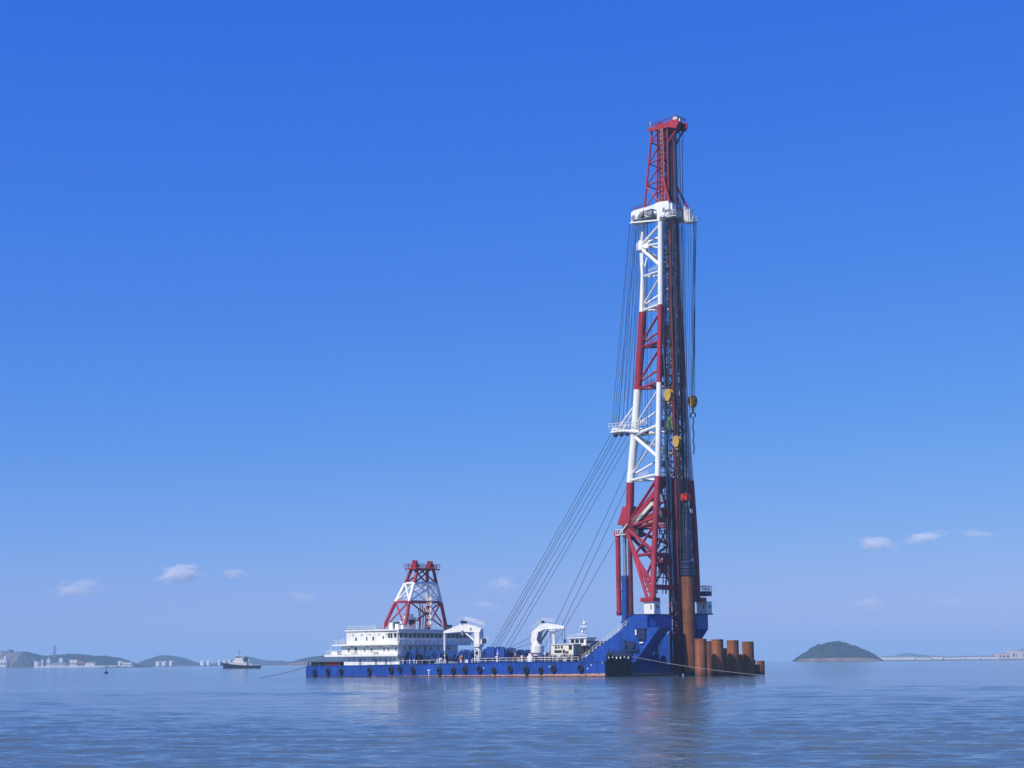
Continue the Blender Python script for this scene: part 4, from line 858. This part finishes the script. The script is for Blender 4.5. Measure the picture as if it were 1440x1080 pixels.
# driven pile
def pile(name, x, y, z, r, h_, label, group, tilt=(0,0)):
    o = empty(name, (x,y,z)); tag(o, label, 'pile', group)
    t = MB(); n = 40; wt = .05; zt = h_
    vs = []
    for rr_, zz_ in ((r,-3-z),(r,zt),(r-wt,zt),(r-wt,-3-z)):
        for i in range(n): a = 2*math.pi*i/n; vs.append((rr_*math.cos(a), rr_*math.sin(a), zz_))
    fs = []
    for k in range(3):
        for i in range(n): fs.append((k*n+i, k*n+(i+1)%n, (k+1)*n+(i+1)%n, (k+1)*n+i))
    t.add(vs, fs); t.out('shell', PILE, o, smooth=True)
    t = MB(); t.torus((0,0,zt-.15), r+.01, .05, 'z', 40, 6); t.out('rim', PILE, o)
    o.rotation_euler = (tilt[0],tilt[1],random.random()*6.28); return o
p = wl(hx, YC, 0); pile('driven_pile', p.x, p.y, 0, 1.5, 23.3, 'tall rusty steel pile held upright in the tower under the navy hammer', None)

# pile group in the water
GP = [(985.0,192+192+1.0,898.3,'first standing rusty pile right of the tower, fully sunlit'),
      (1008.6,389.0,899.0,'second standing rusty pile in the front row with a shadowed base'),
      (1030.2,393.0,900.3,'third standing rusty pile in the front row with a thin gap on its right'),
      (1051.4,397.0,902.2,'rightmost tall rusty pile of the front row'),]
for px, D, py, lab in GP:
    top = at(px, py, D); pile('steel_pile', top.x, top.y, 0, 1.37, top.z, lab, 'piles standing in the water beside the barge')
for px, D, py, lab in ((994,402,901.5,'dark pile half hidden between the first two front piles'),(1015.5,412,911.5,'shorter pile seen behind the gap between second and third front piles'),
                       (1036,418,920.3,'low reddish pile behind the gap between the last two front piles'),(1054.5,424,928,'low pile stub peeping out right behind the rightmost tall pile'),
                       (1063,424,934.5,'small dark stub pile just above the water beyond the group'),(1069.5,436,929.3,'small rusty stub pile farthest right of the group')):
    top = at(px, py, D); r_ = 1.37 if px < 1060 else 1.0
    pile('steel_pile', top.x, top.y, 0, r_, top.z, lab, 'piles standing in the water beside the barge')

# ================================================================= tyres on the hull side
tyr = empty('tyre_fender', wl(0,0,0), -TH)
MB().torus((0,0,0),.55,.27,'y',20,8)\
    .out('tyre', mat('weathered_tyre', (.024,.028,.045), .9, .3, 2, spec=.1), tyr, smooth=True)
t = MB(); t.tube((-.1,.1,.5),(-.15,.35,1.6),.05,n=5); t.tube((.1,.1,.5),(.15,.35,1.6),.05,n=5); t.out('chain', DARK, tyr)
fx = ((3.8,1.1),(9.0,1.4),(14.2,1.4),(24.9,1.4),(33.0,1.7),(36.2,1.9),(41.0,1.6),(50.3,1.4),(55.1,1.4),(59.1,1.7),(64.0,1.75),(68.8,1.5),(74.1,1.8),(79.2,1.5),(83.8,1.5),(87.8,1.8),(96.1,1.9))
place = ['nearest the stern corner','second from the stern','third from the stern, under the stern rollers','fourth from the stern, below the deckhouse','below the deckhouse side, beside a rust patch','below the bridge front corner','under the first blue winch','under the gap after the second blue winch','under the orange machine','under the larger white crane','under the left one of two blue drum guards','under the dark winch beside the drum guards','under the left end of the maroon steel section','under the smaller white crane','under the boom rest of the smaller white crane','under the cream cabin','nearest the bow, under the stair foot']
for i, ((x,z), pl) in enumerate(zip(fx, place)):
    o = tyr if i == 0 else copy_tree(tyr)
    o.location = wl(x,-.3,z); s_ = 1+.12*math.sin(i*2.1); o.scale = (s_*.9,1,s_*1.15); o.rotation_euler = (0, .2*math.sin(i), -TH)
    tag(o, 'black tyre fender on the blue hull, '+pl, 'tyre', 'tyre fenders hung along the barge side')

# mooring ropes
def rope(name, label, a, b_, sag, r=.09, m_=PALEROPE):
    t = MB(); P_ = []
    for i in range(25):
        f_ = i/24; p = Vector(a).lerp(Vector(b_), f_); p.z -= sag*4*f_*(1-f_); P_.append(p)
    t.path(P_, r, n=6); return tag(t.out(name, m_, None), label, 'rope')
rope('mooring_rope', 'grey mooring rope running from the bow fenders down past the rusty piles', wl(L+7.6,.4,4.5), (57.2,372.5,-.05), .5, .042, mat('grey_mooring_rope', (.32,.31,.30), .8, .2, 2))
rope('mooring_rope', 'dark mooring line sloping from the stern corner down to the water on the left', wl(.2,.2,2.7), (-66.5,446,-.05), .3, .06, ROPE)

# ================================================================= tugboats
def tug(loc, rz, sc, label, hullm, bow=1, big=False):
    o = empty('tugboat', loc, rz, sc); tag(o, label, 'tugboat')
    # length 32 m, bow towards -x
    t = MB(); st = []
    secs = [(-16.2,.3,4.3),(-15,2.0,4.1),(-12,3.9,3.6),(-8,4.7,3.0),(0,5.0,2.3),(8,4.9,1.9),(14,4.2,1.8),(16,3.2,1.9)]
    for x,hw,zd in secs: st.append([(x,-hw,zd),(x+(1.2 if x<-11 else (-.8 if x>15 else 0)),-hw*.72,.2),(x+(2 if x<-11 else -.5),-hw*.35,-2),(x+(2 if x<-11 else -.5),hw*.35,-2),(x+(1.2 if x<-11 else (-.8 if x>15 else 0)),hw*.72,.2),(x,hw,zd)])
    vs = [p for s_ in st for p in s_]; fs = []
    for k in range(len(st)-1):
        for j in range(5): fs.append((k*6+j,k*6+j+1,(k+1)*6+j+1,(k+1)*6+j))
        fs.append((k*6+5,k*6,(k+1)*6,(k+1)*6+5))
    fs += [tuple(range(6)), tuple(range((len(st)-1)*6, len(st)*6))]
    t.add(vs, fs); h = t.out('hull', hullm, o)
    t = MB()
    for s_ in (-1,1):
        pts = [Vector((x,s_*(hw+.1),zd+.15)) for x,hw,zd in secs]; t.path(pts,.3,n=8)
    t.lathe([(.6,-1.6),(.8,-1.2),(.8,1.2),(.6,1.6)],(-16.4,0,3.9),'y',12); t.out('fender_belt', BLACK, h)
    t = MB(); t.prism([(-9.5,2.6),(4.5,2.2),(4.2,4.9),(-9.0,5.2)],-3.6,3.6); dh = t.out('deckhouse', WHITE, o)
    t = MB(); t.prism([(-7.0,5.0),(1.6,4.9),(1.2,7.4),(-6.4,7.5)],-2.9,2.9); t.out('upper_deckhouse', WHITE, o)
    t = MB(); t.prism([(-5.0,7.5),(.2,7.5),(.5,10.0),(-5.5,10.0)],-2.1,2.1); t.box(-5.9,.9,-2.4,2.4,10.0,10.25); wh = t.out('wheelhouse', WHITE, o)
    for x0,x1 in ((-4.9,-3.6),(-3.3,-2.0),(-1.7,-.4)):
        for s_ in (-1,1): t = MB(); t.box(x0,x1,min(s_*2.08,s_*2.14),max(s_*2.08,s_*2.14),8.7,9.7); t.out('window', GLASS, wh)
    for y in (-1.7,-.55,.6):
        t = MB(); t.prism([(-5.36,9.7),(-5.14,8.6),(-5.06,8.6),(-5.28,9.7)],y,y+1.0); t.out('window', GLASS, wh)
        t = MB(); t.box(.34,.42,y,y+1.0,8.7,9.7); t.out('window', GLASS, wh)
    for x in (-8,-6,-3.5,-1,1.5): 
        for s_ in (-1,1): t = MB(); t.tube((x,s_*3.58,3.9),(x,s_*3.66,3.9),.25,n=10); t.out('porthole', GLASS, dh)
    for s_ in (-1,1):
        t = MB(); t.box(2.2,5.0,s_*2.0-.7,s_*2.0+.7,2.2,8.4); t.box(2.5,4.7,s_*2.0-.5,s_*2.0+.5,8.4,9.2); t.out('funnel', NAVY, o)
    t = MB(); t.tube((-2,0,10.2),(-2,0,15.2),.22,.12,n=8); t.box(-2.2,-1.8,-1.8,1.8,12.4,12.6); t.box(-3.2,-.8,-.15,.15,13.2,13.45); t.box(-3.4,-.6,-1.2,1.2,11.2,11.3); t.tube((-2,0,15),(-2,0,17.6),.05,n=5); t.lathe([(.2,-.3),(.5,0),(.2,.5)],(-2.9,.9,11.8),n=12); t.lathe([(.1,13.6),(.55,13.9),(.55,14.3),(.1,14.6)],(-1.6,0,0),n=12); t.out('mast', WHITE if big else GREY, o)
    t = MB(); t.rail([(-6.4,-2.9,7.5),(1.2,-2.9,7.5),(1.2,2.9,7.5)],1.0,1.4,.05); t.rail([(-9,-3.6,5.1),(4,-3.6,4.9)],1.0,1.6,.05); t.rail([(-9,3.6,5.1),(4,3.6,4.9)],1.0,1.6,.05)
    t.rail([(-5.8,-2.3,10.25),(.8,-2.3,10.25)],.8,1.2,.04); t.rail([(6,-4.7,2),(14,-4.2,1.9),(15.8,-3.1,2)],1,1.6,.05); t.out('railing', WHITE, o)
    t = MB(); t.box(6.0,8.5,-1.4,1.4,1.9,3.9); t.tube((6.4,-1.6,4.1),(6.4,1.6,4.1),.7,n=12); t.box(11.5,12.5,-1.6,1.6,1.9,3.0); t.out('towing_winch', WHITE, o)
    t = MB(); t.tube((-11.5,-1.3,4.2),(-11.5,1.3,4.2),.6,n=12); t.box(-12.2,-10.8,-1.6,1.6,3.3,4.0); t.out('anchor_windlass', DARK, o)
    return o
tug(Vector((-227.5,1428,0)), math.radians(6), 1.0, 'dark hulled tugboat with white wheelhouse sailing alone left of the barge', BLACKHULL)
q = wl(68.6, 37.5, 0); tug(q, -TH+math.radians(2), .95, 'white tugboat moored behind the barge, only its wheelhouse and mast showing above deck', BLUE, big=True)

# buoy
t = MB(); t.lathe([(.2,-.8),(.9,-.3),(.95,.35),(.5,.7),(.16,.9),(.12,1.8),(.3,1.9),(.05,2.2)],(0,0,0),n=14); by = t.out('buoy', BLACKHULL, None, loc=(-178,747,0)); tag(by, 'small dark buoy floating alone on the left water', 'buoy')

# ================================================================= far land
def land_mat(name, c0, c1, scale):
    m = bpy.data.materials.new(name); m.use_nodes = True; nt = m.node_tree; b = nt.nodes['Principled BSDF']; b.inputs['Roughness'].default_value = .95; b.inputs['Specular IOR Level'].default_value = .1
    tc = nt.nodes.new('ShaderNodeTexCoord'); n = nt.nodes.new('ShaderNodeTexNoise'); n.inputs['Scale'].default_value = scale; n.inputs['Detail'].default_value = 8; n.inputs['Roughness'].default_value = .65
    nt.links.new(tc.outputs['Object'], n.inputs['Vector']); cr = nt.nodes.new('ShaderNodeValToRGB')
    cr.color_ramp.elements[0].position = .38; cr.color_ramp.elements[1].position = .64; cr.color_ramp.elements[0].color = (*c0,1); cr.color_ramp.elements[1].color = (*c1,1)
    nt.links.new(n.outputs[0], cr.inputs[0]); nt.links.new(cr.outputs[0], b.inputs['Base Color']); return m
FOREST = land_mat('wooded_hillside', (.005,.013,.014), (.024,.042,.03), .045)
ROCK = land_mat('quarried_rock', (.10,.10,.10), (.20,.19,.175), .04)
SHORE = land_mat('rocky_shore', (.10,.075,.06), (.24,.18,.14), .05)
MUD = land_mat('mud_bank', (.06,.055,.05), (.13,.12,.10), .02)
PINKC = mat('pale_pinkish_concrete', (.62,.52,.50), .8, .1, .02)
FARWHITE = mat('whitewashed_wall', (.66,.66,.67), .7, .05, .05)
FARGREY = mat('grey_roofing', (.2,.21,.24), .7, .2, .05)

def hill(name, prof, D, depth, material, bumps=2.0, label=None, shore=True, fn=None):
    """prof: ridge line as (px, py); becomes a real mound with depth on both sides of the ridge"""
    pts = [at(px, py, D) for px, py in prof]
    def rz(x):
        if x <= pts[0].x: return pts[0].z
        for a, b_ in zip(pts[:-1], pts[1:]):
            if x <= b_.x: return a.z+(b_.z-a.z)*(x-a.x)/(b_.x-a.x)
        return pts[-1].z
    x0, x1 = pts[0].x, pts[-1].x; nx = 320; ny = 44; b = bmesh.new(); g = []
    for j in range(ny+1):
        row = []; v_ = -1+2*j/ny
        for i in range(nx+1):
            x = x0+(x1-x0)*i/nx; r = rz(x)
            k = max(0, 1-abs(v_)**1.7)
            z = r*k + (bumps*(noise.fractal(Vector((x*.02, v_*depth*.02, 3.3)), 1.0, 2.0, 5))*min(1,r/12)*k)
            z += bumps*(.55*noise.noise(Vector((x*.11, v_*depth*.1, 8.1)))+1.1*noise.noise(Vector((x*.35, v_*depth*.3, 2.1)))*(material is FOREST))*k*min(1,r/12)
            if abs(v_) == 1: z = -2
            row.append(b.verts.new((x, D+v_*depth*(.5+.5*min(1, r/30)), z if abs(v_)<1 else -2)))
        g.append(row)
    for j in range(ny):
        for i in range(nx): b.faces.new((g[j][i],g[j][i+1],g[j+1][i+1],g[j+1][i]))
    for i in (0, nx):
        b.faces.new([g[j][i] for j in range(ny+1)])
    me = bpy.data.meshes.new(name); b.to_mesh(me); b.free(); me.materials.append(material)
    o = bpy.data.objects.new(name, me); S.collection.objects.link(o); tag(o, label, kind='structure'); return o
DS = 3400
hill('hill', [(-90,925),(-40,922),(0,919),(12,918.5),(24,917),(34,916.8),(44,919.5),(56,922.5),(64,923.5),(74,922.8),(86,921.5),(100,920.6),(116,920.4),(128,922),(140,923.5),(150,923.3),(160,925),(168,926),(176,929.5),(183,933)], 4300, 260, FOREST)
hill('quarry_hill', [(-60,921),(-20,918.5),(6,917.5),(20,920),(28,917.5),(36,919),(42,925),(47,931),(50,935)], 3900, 120, ROCK, 5)
hill('hill', [(196,934.5),(206,930),(216,925.5),(226,922.8),(234,922),(244,922.8),(254,924.5),(264,928.5),(274,931.5),(284,934)], 5600, 300, FOREST)
hill('hill', [(300,933.5),(320,930),(335,926),(346,923.4),(356,925),(366,928),(378,929.5),(392,929),(404,930.5),(420,931.5),(436,931)], 6500, 300, FOREST)
hill('hill', [(408,931.5),(424,927.5),(436,924.5),(448,923),(460,922.4),(474,922.4),(490,923.5),(510,928),(530,931)], 4700, 260, FOREST)
hill('reddish_headland', [(398,934),(410,931.5),(424,930.5),(446,930.6),(470,931),(500,931),(530,932)], 4000, 120, SHORE, 1)
isl = hill('island', [(1119,927),(1123,924.5),(1128,921),(1134,917.5),(1142,911.5),(1150,907.5),(1158,906.2),(1166,904.6),(1174,904.2),(1182,903.8),(1190,905),(1198,907.5),(1206,909.5),(1214,912.5),(1220,915.5),(1227,919.5),(1232,923.5),(1236,926.5)], 3300, 90, FOREST, 3.2)
hill('island_foreshore', [(1121,927.6),(1125,926.6),(1130,925.8),(1150,925.4),(1180,925.2),(1210,925.2),(1230,925.2),(1233,926.6),(1237,927.4)], 3190, 26, SHORE, 1.2)
hill('far_hill', [(1255,925),(1262,921.5),(1270,918.8),(1280,918.2),(1290,920.5),(1300,921.2),(1312,923),(1322,925)], 9000, 300, FOREST)
hill('far_hill', [(1385,924.5),(1400,920.5),(1415,919),(1428,915),(1440,911),(1460,908),(1500,912),(1540,922)], 8000, 300, ROCK)

def shore_strip(name, px0, px1, D, z, depth, m_):
    a = at(px0, 930, D); b_ = at(px1, 930, D); t = MB(); n = 60; pv = []
    for i in range(n+1):
        x = a.x+(b_.x-a.x)*i/n; pv.append((x, D-depth*(.5+.35*noise.noise(Vector((x*.01,0,2))))))
    poly = pv + [(b_.x, D+depth), (a.x, D+depth)]
    t.prism(poly, -1, z, 'z'); o = t.out(name, m_, None); return tag(o, kind='structure')
shore_strip('left_shore', -80, 200, DS, 1.6, 90, SHORE)
shore_strip('left_shore', 190, 560, DS+500, 1.6, 90, SHORE)
shore_strip('right_shore', 1225, 1560, 3600, 1.3, 120, MUD)
shore_strip('mud_bank', 1128, 1520, 2700, .35, 40, MUD)

def building(px0, px1, ytop, D, label, m_=FARWHITE, depth=25, roof='flat', wins=0, name='shore_building', cat='building', group=None):
    a = at(px0, ytop, D); b_ = at(px1, ytop, D); z0 = 1.2 if D < 4200 else 0; zt = a.z*.5+b_.z*.5
    o = empty(name, ((a.x+b_.x)/2, D, z0)); tag(o, label, cat, group); hw = (b_.x-a.x)/2; H = zt-z0
    t = MB()
    if roof == 'gable':
        t.prism([(-hw,0),(hw,0),(hw,H*.78),(-hw,H*.78)],0,depth); t.out('wall', m_, o)
        t = MB(); t.add([(-hw-.5,-.6,H*.78),(hw+.5,-.6,H*.78),(hw+.5,depth+.6,H*.78),(-hw-.5,depth+.6,H*.78),(-hw-.5,depth/2,H),(hw+.5,depth/2,H)],[(0,1,5,4),(2,3,4,5),(0,4,3),(1,2,5),(3,2,1,0)]); t.out('roof', FARGREY if m_ is FARWHITE else FARGREY, o)
    else:
        t.box(-hw,hw,0,depth,0,H); t.out('wall', m_, o); t = MB(); t.box(-hw-.4,hw+.4,-.4,depth+.4,H,H+.7); t.out('roof', m_, o)
    for i in range(wins):
        x = -hw+(i+.5)*2*hw/wins; MB().box(x-hw*.5/wins,x+hw*.5/wins,-.25,.05,H*.3,H*.62).out('window', GLASS, o)
    return o
building(-4,9,927.5,DS,'white industrial building at the far left edge of the shore',wins=3)
building(5.5,8.5,923,DS+30,'slim white tower beside the building at the left edge',name='tower_building',cat='tower',depth=10)
building(48,53,930.3,DS,'small white house leftmost in the shoreline row')
building(65.5,70.5,928,DS,'tall white block in the shoreline row right of the pylon foot',wins=2)
building(67,68.4,925.3,DS+15,'slim spire rising above the tall white shoreline block',name='spire',cat='spire',depth=5)
building(71,90,931.6,DS,'long low white shed in the middle of the left shore',wins=6,roof='gable')
building(97.5,108.5,928.2,DS,'white building with dark openings between two long sheds',wins=3)
building(109.5,118.5,930.2,DS,'reddish brown building among the white shoreline sheds',m_=mat('reddish_brick',(.3,.14,.13),.8,.2,.05),wins=4)
building(119.5,133,930.6,DS,'plain white shed right of the reddish building',roof='gable')
building(83,88,925.6,4100,'white house standing halfway up the wooded hill')
building(166,171,929.8,DS,'little white house on the right end of the left shore')
building(169,185,932.0,DS,'low white shed at the right end of the left shore',wins=4)
building(9.5,14.5,914,3890,'pale building on top of the grey quarry hill',m_=FARGREY,wins=2)
# quay wall
t = MB(); a = at(48,935,DS-60); b_ = at(186,935,DS-60); t.box(a.x,b_.x,DS-60,DS-56,-1,2.9)
for i in range(40): x=a.x+(b_.x-a.x)*i/40; t.box(x,x+.8,DS-60.6,DS-60,-1,3.1)
tag(t.out('quay_wall', FARWHITE, None), 'long pale quay wall below the white sheds on the left shore', 'wall')
def tank(px, ytop, wpx, D, label, group='white storage tanks on the far shore'):
    p = at(px, ytop, D); r = wpx/2/FPX*D; o = empty('storage_tank', (p.x, D, 1.4)); tag(o, label, 'tank', group); H = p.z-1.4
    MB().lathe([(r,0),(r,H*.9)],(0,0,0),n=24).out('shell', FARWHITE, o, smooth=True); MB().lathe([(r*1.02,H*.9),(r*.6,H*.98),(.3,H)],(0,0,0),n=24).out('roof', FARWHITE, o)
    return o
for px, yt, wp, lab in ((223,930.2,7.5,'white tank leftmost below the rounded hill'),(231.5,930,7,'middle white tank below the rounded hill'),(241,929,6,'tallest white tank below the rounded hill'),
    (285.5,929,7.5,'wide white tank left of the tug, first of its row'),(293.8,929.2,5,'white tank second in the row left of the tug'),(308.7,928.2,3.8,'slim white tank left of the tug bow'),(316,928.2,4.4,'white tank just above the tug bow'),(322.6,928.2,4.6,'white tank partly behind the tug'),(349,928.2,5.0,'white tank just right of the tug funnel')):
    tank(px, yt, wp, DS+450, lab)
tank(60, 927.3, 2.6, DS, 'grey silo between two white shoreline buildings', None)
# pylon
def pylon(px, ytop, D):
    p = at(px, ytop, D); g0 = at(px, 923.0, D).z-3; o = empty('lattice_pylon', (p.x, D, g0)); tag(o, 'slender lattice power pylon on the wooded ridge', 'pylon'); H = p.z-g0
    t = MB(); w0, w1 = 4.0, .6
    def P_(s1, s2, f_): w_ = w0+(w1-w0)*f_; return Vector((s1*w_, s2*w_, H*f_))
    for s1,s2 in ((-1,-1),(1,-1),(1,1),(-1,1)): t.tube(P_(s1,s2,0),P_(s1,s2,1),.5,n=5)
    for i in range(8):
        for (a1,a2),(b1,b2) in (((-1,-1),(1,-1)),((1,1),(-1,1)),((-1,-1),(-1,1)),((1,-1),(1,1))): t.tube(P_(a1,a2,i/8),P_(b1,b2,(i+1)/8),.25,n=4); t.tube(P_(b1,b2,i/8),P_(a1,a2,(i+1)/8),.25,n=4)
    t.out('frame', FARGREY, o); t = MB()
    for f_, hw in ((.72,6),(.84,5),(.95,4)): t.tube((-hw,0,H*f_),(hw,0,H*f_),.4,n=5)
    t.out('crossarm', FARGREY, o)
pylon(77, 907.5, 4200)
# right shore: long low white sheds with dark roofs
for a, b_, yt, lab in ((1243,1286,922.3,'long low white shed nearest the island on the right shore'),(1289,1310,923.0,'short low white shed second from the island'),(1312,1326,921.8,'short white shed with dark roof in the middle of the right shore'),
                       (1328,1357,922.8,'long white shed right of the dark roofed short one'),(1359,1378,922.0,'low white shed fourth along the right shore'),(1380,1402,921.8,'low white shed beside the pinkish works on the right')):
    building(a,b_,yt,3560,lab,roof='gable',depth=30,wins=0)
building(1404,1420,918.5,3700,'pinkish pale works building near the right edge',m_=PINKC,depth=40,wins=3)
building(1423,1436,914.5,3800,'taller pinkish block at the right edge of the shore',m_=PINKC,depth=40,wins=3)
building(1437,1460,916.5,3700,'pinkish building cut by the right edge of the view',m_=PINKC,depth=40,wins=3)
# fishing rafts off the left shore
for i, (px, D, ln) in enumerate(((150,2450,14),(158,2550,16),(166,2380,22),(178,2600,14),(187,2500,26),(199,2440,20),(206,2600,12))):
    p = at(px, 937, D); o = empty('fishing_raft', (p.x, D, 0), .1*math.sin(i*3)); t = MB(); t.box(-ln/2,ln/2,-3,3,-.3,.5); t.out('deck', DARK, o)
    t = MB()
    for k in range(int(ln/3)+1): x=-ln/2+k*3; t.tube((x,-2.8,.4),(x,-2.8,1.9+.9*math.sin(k*2.3+i)),.14,n=5); t.tube((x,2.8,.4),(x,2.8,2.2),.14,n=5)
    t.out('post', DARK, o)
    if i % 2 == 0: MB().prism([(-2,.5),(2,.5),(2,2.2),(0,3.0),(-2,2.2)],-2,2).out('hut', GREY, o)
    tag(o, ['small dark raft leftmost of the fishing rafts','dark fishing raft second from the left','low hut raft nearest the viewer','raft of bare posts in the middle of the rafts','longest fishing raft carrying a little hut','fishing raft second from the right end','rightmost little fishing raft with a hut'][i], 'raft', 'fishing rafts off the left shore')

# ================================================================= clouds (far outside the haze box)
def cloud_mat(dens, seed):
    m = bpy.data.materials.new('cloud_vapour'); m.use_nodes = True; nt = m.node_tree; nt.nodes.clear()
    out = nt.nodes.new('ShaderNodeOutputMaterial'); v = nt.nodes.new('ShaderNodeVolumePrincipled'); nt.links.new(v.outputs[0], out.inputs['Volume'])
    v.inputs['Color'].default_value = (1,1,1,1); v.inputs['Anisotropy'].default_value = -.3
    tc = nt.nodes.new('ShaderNodeTexCoord')
    n = nt.nodes.new('ShaderNodeTexNoise'); n.noise_dimensions = '4D'; n.inputs['W'].default_value = seed; n.inputs['Scale'].default_value = 2.0; n.inputs['Detail'].default_value = 6; n.inputs['Roughness'].default_value = .62
    nt.links.new(tc.outputs['Object'], n.inputs['Vector'])
    ln = nt.nodes.new('ShaderNodeVectorMath'); ln.operation = 'LENGTH'; nt.links.new(tc.outputs['Object'], ln.inputs[0])
    a = nt.nodes.new('ShaderNodeMath'); a.operation = 'MULTIPLY_ADD'; nt.links.new(ln.outputs['Value'], a.inputs[0]); a.inputs[1].default_value = -.95; a.inputs[2].default_value = -.62
    s = nt.nodes.new('ShaderNodeMath'); s.operation = 'ADD'; nn = nt.nodes.new('ShaderNodeMath'); nn.operation = 'MULTIPLY'; nn.inputs[1].default_value = 2.6; nt.links.new(n.outputs[0], nn.inputs[0]); nt.links.new(nn.outputs[0], s.inputs[0]); nt.links.new(a.outputs[0], s.inputs[1])
    mr = nt.nodes.new('ShaderNodeMapRange'); mr.inputs[1].default_value = .0; mr.inputs[2].default_value = .8; mr.inputs[3].default_value = 0; mr.inputs[4].default_value = dens
    nt.links.new(s.outputs[0], mr.inputs[0]); nt.links.new(mr.outputs[0], v.inputs['Density']); return m
CL = [(252,808,36,13,14,1,'brightest wisp of white cloud, above the rounded hill at left'),(330,807,17,8,13,2,'small oval white cloud right of the brightest one'),(106,829,36,14,8,3,'ragged faint double cloud low on the left'),
      (425,840,26,11,4,4,'very faint cloud patch low above the barge stern'),(708,823,22,15,8,5,'faint cloud puff behind the sloping wires'),(683,851,24,9,5,6,'thin faint cloud low behind the wires'),
      (1234,765,30,11,9,7,'soft white cloud leftmost of the three on the right'),(1300,756,28,9,9,8,'thin slanting white cloud in the middle right sky'),(1376,751,26,8,4,9,'barely visible cloud streak at the far right'),(1220,849,28,12,4,10,'pale smudge of cloud above the island'),(1336,847,26,10,3,11,'pale smudge of cloud above the right shore')]
for px, py, rx, ry, dn, sd, lab in CL:
    D = 26000; p = at(px, py, D); k = D/FPX
    me = bpy.data.meshes.new('cloud'); b = bmesh.new(); bmesh.ops.create_icosphere(b, subdivisions=3, radius=1.0); b.to_mesh(me); b.free()
    me.materials.append(cloud_mat(dn/1000*1.0, sd*3.7)); o = bpy.data.objects.new('cloud', me); S.collection.objects.link(o)
    o.location = p; o.scale = (rx*k*1.25, rx*k*.8, ry*k*1.25); o.rotation_euler = (0, math.radians(-9 if sd in (1,3,8) else 3), 0)
    tag(o, lab, 'cloud', 'small clouds low in the sky')

# ================================================================= air
hz = bpy.data.materials.new('haze_air'); hz.use_nodes = True; nt = hz.node_tree; nt.nodes.clear()
out = nt.nodes.new('ShaderNodeOutputMaterial'); v = nt.nodes.new('ShaderNodeVolumePrincipled'); nt.links.new(v.outputs[0], out.inputs['Volume'])
v.inputs['Color'].default_value = (.50,.76,.98,1); v.inputs['Density'].default_value = .00013
t = MB(); t.box(-20600,20600,-20600,20600,-4,165); tag(t.out('haze', hz, None), kind='stuff')
